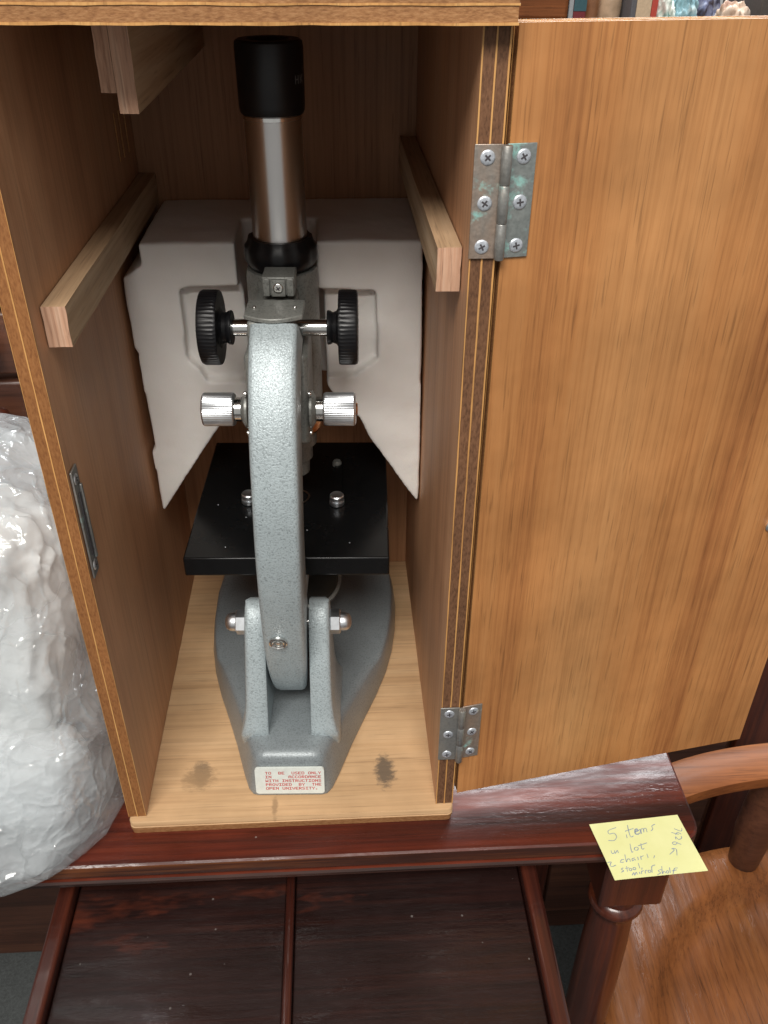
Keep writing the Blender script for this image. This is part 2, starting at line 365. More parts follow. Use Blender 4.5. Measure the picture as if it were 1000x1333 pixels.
# ================================================================= CHEST OF DRAWERS behind
CY = 0.335
chest = thing('chest_of_drawers', 'dark brown chest of drawers with round knobs behind the bag', 'chest', (0, 0, FZ))
box('carcass', (-0.62, CY+0.012, 0.0), (-0.035, 0.78, zz(0.30)), MAT['chest'], chest, bevel=0.002)
box('chest_top', (-0.64, CY-0.008, zz(0.3005)), (-0.02, 0.80, zz(0.322)), MAT['chest'], chest, bevel=0.004)
for (x0, x1) in ((-0.62, -0.585), (-0.07, -0.035)):
    box('stile', (x0, CY, 0.001), (x1, CY+0.0115, zz(0.299)), MAT['leg'], chest, bevel=0.002)
zs = [0.295, 0.2305, 0.167, 0.103, 0.0, -0.17, -0.34, -0.52, -0.70]
for (x0, x1) in ((-0.580, -0.075),):
    for za, zb in zip(zs, zs[1:]):
        d = box('drawer_front', (x0, CY+0.002, zz(zb+0.003)), (x1, CY+0.0118, zz(za-0.003)), MAT['chest'], chest, bevel=0.003)
        for kx in (x0+0.1, -0.263):
            zm = zz((za+zb)/2 - 0.002)
            lathe('knob', [(0.006, 0.0), (0.0055, 0.006), (0.011, 0.010), (0.0135, 0.015), (0.012, 0.020), (0.006, 0.023), (0, 0.0235)], MAT['leg'], d, (kx, CY+0.0025, zm), (0, -1, 0), n=24)
low = thing('low_cabinet', 'low dark cabinet in the shadow under the table, behind the chair', 'cabinet', (0, 0, FZ))
box('carcass', (-0.028, CY+0.012, 0.0), (0.80, 0.62, zz(-0.12)), MAT['chest'], low, bevel=0.002)
box('cabinet_top', (-0.028, CY-0.004, zz(-0.1195)), (0.81, 0.63, zz(-0.10)), MAT['chest'], low, bevel=0.003)
for (x0, x1) in ((-0.028, 0.01), (0.28, 0.315), (0.525, 0.575), (0.765, 0.80)):
    box('stile', (x0, CY, 0.001), (x1, CY+0.0115, zz(-0.121)), MAT['leg'], low, bevel=0.002)
for (x0, x1) in ((0.015, 0.275), (0.32, 0.52), (0.58, 0.76)):
    box('door_panel', (x0, CY+0.006, 0.05), (x1, CY+0.0117, zz(-0.15)), MAT['chest'], low, bevel=0.003)

# ================================================================= CHAIR at the right
SZ = -0.33
chair = thing('chair', 'reddish elm chair with saddle seat and curved bow beside the table', 'chair', (0.49, -0.02, FZ))
def seat():
    nx, ny = 70, 70; W2, D2 = 0.212, 0.2
    vt = []; fc = []
    def mapd(a, b):   # square -> rounded D shape
        x = a*math.sqrt(max(0, 1-0.42*b*b)); y = b*math.sqrt(max(0, 1-0.42*a*a)); return x*W2*1.05, y*D2*1.02
    for layer in (0, 1):
        for j in range(ny+1):
            for i in range(nx+1):
                a = -1+2*i/nx; b = -1+2*j/ny; x, y = mapd(a, b)
                if layer == 0:
                    e = max(abs(a), abs(b)); rr = math.hypot(a*1.0, b*1.0)
                    sd = (abs(a/0.84)**2.4 + abs((b+0.10)/0.93)**2.4)**(1/2.4)     # saddle hollow
                    dip = 0.0
                    if sd < 1: t_ = min(1.0, (1-sd)/0.13); dip = 0.014*t_*t_*(3-2*t_) + 0.010*(1-sd)
                    pommel = 0.008*math.exp(-(a/0.22)**2)*max(0, -b-0.2)
                    z = -dip+pommel - (0.006*max(0, (e-0.93)/0.07)**2)
                    z += 0.0012*fbm((x*14, y*14, 1), 2)
                else: z = -0.036; x *= 0.93; y *= 0.93
                vt.append((x, y, z))
    N = (nx+1)*(ny+1)
    for j in range(ny):
        for i in range(nx):
            k = j*(nx+1)+i; fc.append((k, k+1, k+nx+2, k+nx+1)); fc.append((N+k, N+k+nx+1, N+k+nx+2, N+k+1))
    bd = [i for i in range(nx+1)] + [j*(nx+1)+nx for j in range(1, ny+1)] + [ny*(nx+1)+i for i in range(nx-1, -1, -1)] + [j*(nx+1) for j in range(ny-1, 0, -1)]
    for a, b in zip(bd, bd[1:]+bd[:1]): fc.append((a, N+a, N+b, b))
    vt = [(x, y, z+zz(SZ)) for x, y, z in vt]
    return mesh('seat', vt, fc, MAT['elm'], chair, smooth=60)
seat()
def back_bow():
    rings = []; n = 36
    for k in range(n+1):
        u = -1+2*k/n
        x = 0.005+0.205*u; yo = 0.196-0.030*u*u-0.018*u**4; w = 0.041-0.006*u*u; h = 0.009
        zc = zz(-0.165)
        tx, ty = 1.0, (-0.06*u-0.072*u**3)/0.205; l = math.hypot(tx, ty); nx_, ny_ = -ty/l, tx/l
        ring = []
        for (d, dz) in ((-w, -h*0.7), (-w-0.001, 0), (-w, h*0.7), (-w+0.005, h), (-0.005, h), (0, h*0.7), (0.001, 0), (0, -h*0.7), (-0.005, -h), (-w+0.005, -h)):
            ring.append((x+nx_*d, yo+ny_*d, zc+dz))
        rings.append(ring)
    return loft('back_bow', rings, MAT['bow'], chair, smooth=50)
back_bow()
for x in (-0.030, 0.045, 0.115, 0.165):
    u = (x-0.005)/0.205; y = 0.193-0.030*u*u-0.018*u**4
    v = Vector((0, 0.004-0.012*u*u, zz(-0.1755)-zz(SZ-0.025))); L = v.length
    lathe('spindle', [(0, 0), (0.012, 0), (0.015, 0.02), (0.019, L*0.4), (0.018, L*0.6), (0.013, L), (0, L)], MAT['chest'], chair, (x, y-0.010-0.02*u*u, zz(SZ-0.025)), v, n=18)
for (x, y) in ((0.14, 0.12), (-0.14, 0.12), (0.15, -0.13), (-0.15, -0.13)):
    v = Vector((-x*0.32, -y*0.32, zz(SZ)-0.034)); L = v.length
    lathe('leg', [(0, 0.0), (0.012, 0.0), (0.016, L*0.25), (0.02, L*0.5), (0.016, L*0.75), (0.014, L), (0, L)], MAT['leg'], chair, (x*1.32, y*1.32, 0.004), v, n=20)

# ================================================================= MICROSCOPE CASE
case = thing('microscope_case', 'upright plywood microscope case with its door swung open', 'case')
HW, T, IH = 0.11, 0.0117, 0.4695
D = 0.2743
def ply(name, x0, x1, y0, y1, z0, z1, axis, mats, layers, parent, xf=None, jitter=0.0, nseg=40, **kw):
    """panel of plies stacked along axis. layers: list of (thickness fraction, material idx, recess); face mats are idx 0 (low) and 1 (high)"""
    lo = dict(x=x0, y=y0, z=z0)[axis]; hi = dict(x=x1, y=y1, z=z1)[axis]
    oth = [a for a in 'xyz' if a != axis]; rng = dict(x=(x0, x1), y=(y0, y1), z=(z0, z1))
    bm = bmesh.new(); tot = sum(l[0] for l in layers); pos = lo; k = 0
    def V(u, v, w):
        d = {axis: w, oth[0]: u, oth[1]: v}; return bm.verts.new((d['x'], d['y'], d['z']))
    (u0, u1), (v0, v1) = rng[oth[0]], rng[oth[1]]
    def loop(rec, w):
        a, b, c, d = u0+rec, u1-rec, v0+rec, v1-rec; P = []
        for i in range(nseg): P.append((a+(b-a)*i/nseg, c))
        for i in range(nseg): P.append((b, c+(d-c)*i/nseg))
        for i in range(nseg): P.append((b-(b-a)*i/nseg, d))
        for i in range(nseg): P.append((a, d-(d-c)*i/nseg))
        return [V(p[0], p[1], w+(jitter*fbm((p[0]*60, p[1]*60, w*500), 3) if jitter else 0)) for p in P]
    prev = None
    for li, (th, mi, rec) in enumerate(layers):
        w0, w1 = pos, pos+(hi-lo)*th/tot; pos = w1
        A, B = loop(rec, w0), loop(rec, w1)
        if prev is None:
            f = bm.faces.new(A); f.material_index = 0
        else:
            for i in range(len(A)):
                j = (i+1) % len(A); f = bm.faces.new((prev[i], prev[j], A[j], A[i])); f.material_index = mi
        for i in range(len(A)):
            j = (i+1) % len(A); f = bm.faces.new((A[i], A[j], B[j], B[i])); f.material_index = mi
        prev = B
    f = bm.faces.new(prev); f.material_index = 1
    if xf is not None: bm.transform(xf)
    return link(name, bm_mesh(bm, name), mats, parent, smooth=0, **kw)
L5 = [(0.7, 2, 0.0), (4.6, 3, 0.0003), (0.7, 2, 0.0), (4.6, 3, 0.0003), (0.7, 2, 0.0)]
ply('side_panel', -HW, -HW+T, 0, D+0.011, 0, IH, 'x', [MAT['inside'], MAT['inside'], MAT['glue'], MAT['core_left']], [(0.3, 2, 0.0), (4.9, 3, 0.0002), (0.6, 2, 0.0), (4.9, 3, 0.0002), (0.3, 2, 0.0)], case, jitter=0.0002)
ply('side_panel', HW-T, HW, 0, D+0.011, 0, IH, 'x', [MAT['inside'], MAT['door'], MAT['glue'], MAT['core']], L5, case, jitter=0.0002)
ply('back_panel', -HW+T+0.0002, HW-T-0.0002, D, D+0.010, 0.0002, IH-0.0003, 'y', [MAT['back'], MAT['back'], MAT['glue'], MAT['core']], L5, case)
ply('top_board', -HW-0.0008, HW+0.0005, -0.009, D+0.012, IH+0.0002, IH+0.0138, 'z', [MAT['back'], MAT['door'], MAT['glue'], MAT['core_x']], [(0.9, 2, 0), (5.0, 3, 0.0004), (0.8, 2, 0), (5.0, 3, 0.0003), (0.7, 2, 0)], case, jitter=0.0003)
# base board with the rounded front corners
rb = [(0.0008, -0.0122), (0.0004, -0.0085), (0.0, -0.0083), (0.0, -0.0060), (0.0009, -0.0058), (0.0009, -0.0046), (0.0, -0.0044), (0.0, -0.0012), (0.0007, -0.0003)]
base_rings = [[(x+0.0002*fbm((x*90, y*90, z*900), 2), y+0.0003*fbm((x*90, 7, z*900), 2), z) for (x, y) in rounded_rect(-HW+0.0005, HW, -0.0046, D+0.011, 0.004, ins=i)] for (i, z) in rb]
bb = loft('base_board', base_rings, [MAT['floor_ply'], MAT['core_x']], case, smooth=40)
for pgn in bb.data.polygons:
    if abs(pgn.normal.z) < 0.8 and -0.0118 < pgn.center.z < -0.0044: pgn.material_index = 1
# battens and hanging block
def batten(x0, x1, y0, y1, z0, z1, nm='batten'):
    bm = bmesh.new(); add_box(bm, (x0, y0, z0), (x1, y1, z1))
    bmesh.ops.subdivide_edges(bm, edges=bm.edges[:], cuts=5, use_grid_fill=True)
    for v in bm.verts:
        v.co += Vector((0.0004*fbm(v.co*90, 2), 0.0006*fbm(v.co*120+Vector((5, 5, 5)), 2), 0.0004*fbm(v.co*90+Vector((9, 1, 1)), 2)))
    o = link(nm, bm_mesh(bm, nm), [MAT['batten'], MAT['endgrain']], case, smooth=35)
    for p in o.data.polygons:
        if p.normal.y < -0.7: p.material_index = 1
    return o
batten(-HW+T+0.0005, -0.0866, 0.0145, D-0.001, 0.3335, 0.3535)
batten(0.0865, HW-T-0.0005, 0.0200, D-0.001, 0.3560, 0.3770)
batten(-0.0578, -0.0514, 0.030, D-0.001, 0.4412, IH-0.0004, 'hanging_batten')
batten(-0.0512, -0.0432, 0.030, D-0.001, 0.4330, IH-0.0004, 'hanging_batten')
# pale ply strips let into the rear of the left wall
for (y) in (0.222, 0.236, 0.252):
    box('inlay_strip', (-HW+T+0.0003, y, 0.372), (-HW+T+0.0007, y+0.0016, 0.401), MAT['glue'], case, smooth=0)

# lock strike plate on the left wall
sp = thing_part = box('strike_plate', (-HW+T+0.0005, 0.0022, 0.203), (-HW+T+0.0016, 0.0125, 0.2705), MAT['hinge_c'], case, bevel=0.0003)
box('strike_slot', (-HW+T+0.0017, 0.0052, 0.217), (-HW+T+0.0023, 0.0082, 0.256), MAT['slot'], sp, bevel=0.0002)
box('strike_lip', (-HW+T+0.0017, 0.0085, 0.213), (-HW+T+0.0032, 0.0108, 0.260), MAT['hinge_c'], sp, bevel=0.0004)
def screw(origin, n, r, parent, ang=0.0, mat='zinc'):
    o = lathe('screw', [(r*1.06, -0.0002), (r, 0.0003), (r*0.80, 0.0005), (r*0.5, 0.0006), (0, 0.00062)], MAT[mat], parent, origin, n, n=20, smooth=60)
    F = frame_to(origin, n) @ Matrix.Rotation(ang, 4, 'Z')
    bm = bmesh.new()
    add_box(bm, (-r*0.5, -r*0.12, 0.0003), (r*0.5, r*0.12, 0.00072)); 
    add_box(bm, (-r*0.12, -r*0.5, 0.00031), (r*0.12, r*0.5, 0.00073)); bm.transform(F)
    # cross recess kept with its screw head
    tmp = bm_mesh(bm, 'recess'); base = o.data
    b2 = bmesh.new(); b2.from_mesh(base); nf = len(b2.faces); b2.from_mesh(tmp); b2.faces.ensure_lookup_table()
    for f in b2.faces[nf:]: f.material_index = 1
    b2.to_mesh(base); b2.free(); base.materials.append(MAT['slot'])
    return o
screw((-HW+T+0.0016, 0.0068, 0.2645), (1, 0, 0), 0.0030, sp, 0.3, 'silver')
screw((-HW+T+0.0016, 0.0068, 0.2095), (1, 0, 0), 0.0030, sp, 0.9, 'silver')

# door, swung out past the side panel
DA = math.atan2(0.0374-0.0007, 0.3245-0.1126)
DX = Matrix.Translation((0.1126, 0.0007, 0)) @ Matrix.Rotation(DA, 4, 'Z')
door = ply('door', 0, 0.2150, 0, 0.0122, 0.0100, 0.4700, 'y', [MAT['door'], MAT['door'], MAT['glue'], MAT['core_x']], L5, case, xf=DX)
def dpt(u, z, off=0.0): return DX @ Vector((u, -off, z))
lathe('catch_stud', [(0.0035, 0), (0.0035, 0.001), (0.0022, 0.0015), (0.0018, 0.005), (0.0024, 0.006), (0, 0.0064)], MAT['silver'], door, dpt(0.1845, 0.2045), DX.to_3x3() @ Vector((0, -1, 0)), n=20)

def hinge(z0, z1, mA, mB):
    h = bpy.data.objects.new('hinge', None); COL.objects.link(h); h.parent = case; h.empty_display_size = 0.01
    box('leaf', (0.0978, -0.0011, z0), (0.1098, -0.0002, z1), MAT[mA], h, bevel=0.0002)
    box('leaf', (-0.0010, -0.0011, z0), (0.0118, -0.0002, z1), MAT[mB], h, xf=DX, bevel=0.0002)
    kx, ky = 0.1111, -0.0026
    n = 3; dz = (z1-z0)/n
    for i in range(n):
        lathe('knuckle', [(0, 0), (0.0021, 0), (0.0023, 0.0003), (0.0023, dz-0.0005), (0.0021, dz-0.0002), (0, dz-0.0002)], MAT['hinge_c'], h, (kx, ky, z0+i*dz), (0, 0, 1), n=20, smooth=50)
    for k, f in enumerate((0.11, 0.5, 0.89)):
        z = z0+(z1-z0)*f
        screw((0.1034, -0.0011, z), (0, -1, 0), 0.0031, h, random.uniform(0, 1.5))
        screw(dpt(0.0062, z, 0.0011), DX.to_3x3() @ Vector((0, -1, 0)), 0.0031, h, random.uniform(0, 1.5))
hinge(0.3785, 0.4262, 'hinge_a', 'hinge_b')
hinge(0.0465, 0.0945, 'hinge_c', 'hinge_a')

# ================================================================= FOAM PACKING
def foam():
    Yf, Yb = 0.168, 0.2725
    def pr(pts, y0, y1):
        n = len(pts); bm = bmesh.new()
        A = [bm.verts.new((p[0], y0, p[1])) for p in pts]; B = [bm.verts.new((p[0], y1, p[1])) for p in pts]
        bm.faces.new(A); bm.faces.new(B[::-1])
        for i in range(n):
            j = (i+1) % n; bm.faces.new((A[i], A[j], B[j], B[i]))
        return bm
    outer = [(-0.0832, 0.3356), (-0.0832, 0.3215), (-0.0955, 0.3140), (-0.0963, 0.300), (-0.0955, 0.266), (-0.0935, 0.262), (-0.0945, 0.257), (-0.0925, 0.190), (-0.0955, 0.187), (-0.0945, 0.136),
             (-0.0925, 0.137), (-0.0462, 0.205), (-0.030, 0.222), (0.035, 0.222), (0.0534, 0.211), (0.0600, 0.195), (0.0955, 0.1388), (0.0976, 0.139), (0.0972, 0.20), (0.0957, 0.29), (0.0950, 0.3356)]
    me = bm_mesh(pr(outer, Yf, Yb), 'foam_block')
    ob = link('foam_block', me, MAT['foam'])
    cutters = []
    def cut(pts, y0, y1):
        o = link('cutter', bm_mesh(pr(pts, y0, y1), 'cutter'), MAT['foam']); cutters.append(o)
        b = ob.modifiers.new('cut', 'BOOLEAN'); b.operation = 'DIFFERENCE'; b.object = o; b.solver = 'EXACT'
    cut([(-0.0235, 0.35), (-0.0235, 0.311), (-0.021, 0.30), (-0.021, 0.2), (0.031, 0.2), (0.031, 0.30), (0.0270, 0.306), (0.0273, 0.35)], 0.1, 0.222)
    cut([(-0.0612, 0.3065), (-0.0618, 0.258), (-0.046, 0.240), (-0.020, 0.240), (-0.02, 0.3075)], 0.1, 0.177)
    cut([(0.0652, 0.3030), (0.0665, 0.255), (0.05, 0.243), (0.03, 0.243), (0.026, 0.3050)], 0.1, 0.177)
    cut([(-0.05, 0.2405), (-0.0555, 0.252), (-0.040, 0.2545), (-0.036, 0.2405)], 0.1, 0.176)
    cut([(-0.020, 0.237), (-0.028, 0.2215), (-0.035, 0.2), (0.046, 0.2), (0.036, 0.228), (0.03, 0.238)], 0.1, 0.215)
    rm = ob.modifiers.new('remesh', 'REMESH'); rm.mode = 'VOXEL'; rm.voxel_size = 0.0014
    sm = ob.modifiers.new('smooth', 'SMOOTH'); sm.factor = 0.5; sm.iterations = 9
    dg = bpy.context.evaluated_depsgraph_get()
    me2 = bpy.data.meshes.new_from_object(ob.evaluated_get(dg))
    ob.modifiers.clear(); ob.data = me2
    for o in cutters: bpy.data.objects.remove(o)
    nrms = [n_.vector.copy() for n_ in me2.vertex_normals]
    for v, nv_ in zip(me2.vertices, nrms):
        c = v.co.copy()
        v.co = c + nv_*(0.0004*fbm(c*45, 2)+0.00010*fbm(c*260, 2))
    me2.shade_smooth()
    return tag(ob, 'white foam packing block wedged behind the microscope', 'foam')
foam()

# ================================================================= MICROSCOPE
mic = thing('microscope', 'grey hammertone microscope with black eyepiece standing in the wooden case', 'microscope', (-0.0022, 0, 0.0004), math.radians(-2.3))
# ---- base
WB = [(0.0125, 0.022), (0.0135, 0.0255), (0.018, 0.029), (0.03, 0.0335), (0.055, 0.0415), (0.08, 0.0505), (0.105, 0.060), (0.13, 0.068), (0.155, 0.0735), (0.18, 0.0765), (0.21, 0.0780), (0.235, 0.0765), (0.252, 0.068), (0.262, 0.048)]
def outline(ins, dy):
    R = [(w-ins, y+dy*(1 if y < 0.12 else -1)) for (y, w) in WB]
    return [(x, y) for x, y in R] + [(-x, y) for x, y in reversed(R)]
brings = []
for (ins, dy, z) in ((0.0, 0.0, 0.0), (0.0, 0.0, 0.003), (0.0018, 0.0022, 0.014), (0.0035, 0.0045, 0.026), (0.0045, 0.0056, 0.0305), (0.0065, 0.0078, 0.0333), (0.0095, 0.012, 0.0342)):
    brings.append([(x, y, z - (0.0 if z < 0.02 else 0.010*min(1, max(0, (y-0.05)/0.06))*(z-0.02)/0.014)) for x, y in outline(min(ins, 0.02), dy)])
def base_mesh():
    bm = bmesh.new(); RR = [[bm.verts.new(v) for v in r] for r in brings]; n = len(RR[0])
    for a, b in zip(RR, RR[1:]):
        for k in range(n):
            l = (k+1) % n; bm.faces.new((a[k], a[l], b[l], b[k]))
    for ring in (RR[0], RR[-1]):
        for k in range(n//2-1): bm.faces.new((ring[k], ring[k+1], ring[n-2-k], ring[n-1-k]))
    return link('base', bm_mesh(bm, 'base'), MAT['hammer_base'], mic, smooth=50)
base = base_mesh()
for s in (-1, 1):
    rows = [(0.020, 0.0345, 0.040, 0.112), (0.031, 0.0345, 0.036, 0.108), (0.0345, 0.0338, 0.0352, 0.105), (0.039, 0.0322, 0.0362, 0.103), (0.046, 0.0308, 0.0385, 0.100), (0.058, 0.0297, 0.0420, 0.096), (0.075, 0.0292, 0.047, 0.093), (0.093, 0.0289, 0.054, 0.090), (0.108, 0.0286, 0.0595, 0.088), (0.116, 0.0284, 0.064, 0.0855), (0.1205, 0.0282, 0.069, 0.081), (0.1222, 0.0280, 0.0735, 0.077)]
    rg = []
    for (z, xo, yf, yb) in rows:
        r = min(0.0028, (yb-yf)*0.3); xi = 0.0148
        pts = [(xi+r*0.4, yf), (xo-r, yf), (xo-r*0.3, yf+r*0.3), (xo, yf+r), (xo, yb-r), (xo-r, yb), (xi+r*0.4, yb), (xi, yb-r*0.4), (xi, yf+r*0.4)]
        rg.append([(s*x, y, z) for x, y in pts])
    loft('lug', rg, MAT['hammer'], base, smooth=45)
# label on the sloping front face
lab_o = Vector((0, 0.0134, 0.0012)); lab_v = Vector((0, 0.0030, 0.0228)).normalized(); lab_n = Vector((0, -lab_v.z, lab_v.y))
def lab(u, v, off): return lab_o + Vector((u, 0, 0)) + lab_v*v + lab_n*off
def rr2(x0, x1, y0, y1, r, n=5):
    return rounded_rect(x0, x1, y0, y1, r, n)
LP = rr2(-0.0232, 0.0240, 0.0008, 0.0236, 0.0022)
n = len(LP)
vs = [lab(u, v, 0.0018) for u, v in LP] + [lab(u, v, 0.0001) for u, v in LP]
sticker = mesh('label_sticker', vs, [tuple(range(n))] + [(i, (i+1) % n, n+(i+1) % n, n+i) for i in range(n)], plain('label_paper', (0.66, 0.70, 0.66), 0.45, var=0.06), base, smooth=0)
FONT = dict(T='11111 00100 00100 00100 00100 00100 00100', O='01110 10001 10001 10001 10001 10001 01110', B='11110 10001 10001 11110 10001 10001 11110',
 E='11111 10000 10000 11110 10000 10000 11111', U='10001 10001 10001 10001 10001 10001 01110', S='01111 10000 10000 01110 00001 00001 11110', D='11110 10001 10001 10001 10001 10001 11110',
 N='10001 11001 10101 10101 10011 10001 10001', L='10000 10000 10000 10000 10000 10000 11111', Y='10001 10001 01010 00100 00100 00100 00100', I='11111 00100 00100 00100 00100 00100 11111',
 A='01110 10001 10001 11111 10001 10001 10001', C='01110 10001 10000 10000 10000 10001 01110', R='11110 10001 10001 11110 10100 10010 10001', W='10001 10001 10001 10101 10101 11011 10001',
 H='10001 10001 10001 11111 10001 10001 10001', P='11110 10001 10001 11110 10000 10000 10000', V='10001 10001 10001 10001 01010 01010 00100')
FONT['.'] = '00000 00000 00000 00000 00000 01100 01100'
rows = ['TO  BE  USED ONLY', 'IN     ACCORDANCE', 'WITH INSTRUCTIONS', 'PROVIDED  BY  THE', 'OPEN UNIVERSITY.']
bm = bmesh.new(); cw = 0.00226; px = cw/6.3; x0 = -0.0162; ph = 0.00235/7
for ri, row in enumerate(rows):
    ytop = 0.0206 - ri*0.00345
    for ci, ch in enumerate(row):
        if ch == ' ': continue
        for j, line in enumerate(FONT[ch].split()):
            for i, b in enumerate(line):
                if b == '1':
                    u = x0+ci*cw+i*px; v = ytop-j*ph
                    bm.faces.new([bm.verts.new(lab(u+a*px*1.3, v-c*ph*1.25, 0.00186)) for a, c in ((0, 0), (1, 0), (1, 1), (0, 1))])
link('lettering', bm_mesh(bm, 'lettering'), plain('red_ink', (0.55, 0.022, 0.02), 0.6), base, smooth=0)

# ---- arm
FA = [(0.0690, 0.0470), (0.0600, 0.0530), (0.0525, 0.0660), (0.0460, 0.0850), (0.0400, 0.1080), (0.0350, 0.1320), (0.0310, 0.1570), (0.0285, 0.1830), (0.0285, 0.2080), (0.0310, 0.2320), (0.0365, 0.2550), (0.0450, 0.2760), (0.0560, 0.2940), (0.0690, 0.3080), (0.0825, 0.3160)]
BA = [(0.0760, 0.0480), (0.0840, 0.0590), (0.0880, 0.0720), (0.0860, 0.0900), (0.0800, 0.1120), (0.0730, 0.1350), (0.0670, 0.1590), (0.0640, 0.1830), (0.0640, 0.2060), (0.0660, 0.2280), (0.0710, 0.2470), (0.0790, 0.2630), (0.0900, 0.2780), (0.1030, 0.2880), (0.1160, 0.2920)]
HWA = [0.0075, 0.0105, 0.0122, 0.0131] + [0.0134]*11
rg = []
def cat(P, k):
    return P
for (f, b, w) in zip(FA, BA, HWA):
    f = Vector((0, f[0], f[1])); b = Vector((0, b[0], b[1])); d = (b-f); e = d.normalized(); c = 0.0032
    ring = []
    for (x, q) in ((-w+c, f), (w-c, f)): ring.append(Vector((x, 0, 0))+q)
    ring += [Vector((w-c*0.3, 0, 0))+f+e*c*0.3, Vector((w, 0, 0))+f+e*c, Vector((w, 0, 0))+b-e*c, Vector((w-c, 0, 0))+b, Vector((-w+c, 0, 0))+b, Vector((-w, 0, 0))+b-e*c, Vector((-w, 0, 0))+f+e*c, Vector((-w+c*0.3, 0, 0))+f+e*c*0.3]
    rg.append(ring)
# smooth the arc with extra interpolated sections
def spline(rg, sub=4):
    out = []
    for i in range(len(rg)-1):
        p0, p1, p2, p3 = rg[max(0, i-1)], rg[i], rg[i+1], rg[min(len(rg)-1, i+2)]
        for s in range(sub):
            t = s/sub
            out.append([0.5*((2*b)+(c-a)*t+(2*a-5*b+4*c-d)*t*t+(-a+3*b-3*c+d)*t**3) for a, b, c, d in zip(p0, p1, p2, p3)])
    out.append(rg[-1]); return out
for ring in rg:
    for v_ in ring: v_.x += 0.0027*max(0.0, min(1.0, (v_.z-0.10)/0.13))
arm = loft('arm', spline(rg), MAT['hammer'], mic, smooth=50)
# round inset screw low on the arm front
nrm = Vector((0, -0.968, -0.25 if False else -0.22))
so = Vector((-0.0030, 0.0367, 0.1190))
lathe('arm_screw', [(0.0, 0.0006), (0.0014, 0.0005), (0.0016, 0.0001), (0.0028, 0.0001), (0.0031, 0.0007), (0.0040, 0.0009), (0.0045, 0.0004), (0.0051, 0.0012), (0.0058, 0.0009), (0.0060, -0.0008)], [MAT['chrome'], MAT['grey_metal']], arm, so, (0, -1, -0.24), n=28, idx=[0, 1, 1, 1, 0, 1, 0, 0, 0])
# pivot bolts and acorn nuts
PV = (0.074, 0.1045)
for s in (-1, 1):
    nut = lathe('pivot_nut', [(0, 0.0), (0.0083, 0.0), (0.0088, 0.0005), (0.0088, 0.0064), (0.0076, 0.0071), (0, 0.0071)], MAT['silver'], mic, (s*0.0286, PV[0], PV[1]), (s, 0, 0), n=6, smooth=20)
    lathe('nut_dome', [(0.0064, 0.0070), (0.0064, 0.0092), (0.0060, 0.0113), (0.0048, 0.0132), (0.0027, 0.0143), (0, 0.0146)], MAT['silver'], nut, (s*0.0286, PV[0], PV[1]), (s, 0, 0), n=28)
lathe('pivot_bolt', [(0, -0.0285), (0.0045, -0.0285), (0.0045, 0.0285), (0, 0.0285)], MAT['chrome'], mic, (0, PV[0], PV[1]), (1, 0, 0), n=20)
# ---- cap plate on the arm
capts = [(-0.0165, 0.112), (-0.0165, 0.088)] + [(-0.0165+0.033*k/10, 0.088-0.0065*math.sin(math.pi*k/10)) for k in range(1, 10)] + [(0.0165, 0.088), (0.0165, 0.112)]
cap = prism('cap_plate', [(x+0.0022, y) for x, y in capts], 0.3160, 0.3188, 'z', MAT['grey_metal'], mic, bevel=0.0006)
for s in (-1, 1):
    lathe('pin', [(0.0012, 0), (0.0012, 0.0008), (0.0008, 0.0013), (0, 0.0015)], MAT['chrome'], cap, (s*0.0115+0.0022, 0.098, 0.3188), n=14)
box('slide_housing', (-0.0128, 0.0845, 0.2885), (0.0128, 0.142, 0.3158), MAT['grey_metal'], mic, bevel=0.002)
dv = box('dovetail_block', (-0.0066, 0.1180, 0.3189), (0.0126, 0.1370, 0.3300), MAT['grey_metal'], mic, bevel=0.0008)
box('dovetail_slide', (-0.0012, 0.1160, 0.3189), (0.0072, 0.1178, 0.3288), MAT['grey_metal'], dv, bevel=0.0005)
box('dovetail_guide', (-0.0060, 0.1166, 0.3189), (-0.0020, 0.1178, 0.3294), MAT['grey_metal'], dv, bevel=0.0005)
box('dovetail_guide', (0.0080, 0.1166, 0.3189), (0.0120, 0.1178, 0.3294), MAT['grey_metal'], dv, bevel=0.0005)
screw((0.0030, 0.1159, 0.3240), (0, -1, 0), 0.0029, dv, 0.6, 'chrome')
# ---- tube carrier behind the arm
TY = 0.160; HX = 0.0015
lathe('tube_carrier', [(0, 0.222), (0.0185, 0.222), (0.0220, 0.226), (0.0225, 0.235), (0.0225, 0.318), (0.0215, 0.3225), (0, 0.3225)], MAT['grey_metal'], mic, (HX, TY, 0), n=48)
box('rack_housing', (-0.0190, 0.103, 0.226), (0.0190, 0.150, 0.2880), MAT['grey_metal'], mic, bevel=0.003)
tube = lathe('tube', [(0.0165, 0.318), (0.0165, 0.412), (0, 0.412)], MAT['tube'], mic, (HX, TY, 0), n=64)
lathe('tube_collar', [(0.0166, 0.323), (0.0195, 0.3235), (0.0222, 0.3275), (0.0226, 0.331), (0.0222, 0.3365), (0.0205, 0.3385), (0.0195, 0.3420), (0.0166, 0.3420)], MAT['black'], tube, (HX, TY, 0), n=64, smooth=40,
      wob=lambda a, h: 1.0 - (0.035 if h > 0.326 and math.cos(8*a) < -0.6 else 0.0))
lathe('tube_rim', [(0.0165, 0.4085), (0.0170, 0.4088), (0.0170, 0.4108), (0.0165, 0.411)], MAT['chrome'], tube, (HX, TY, 0), n=64)
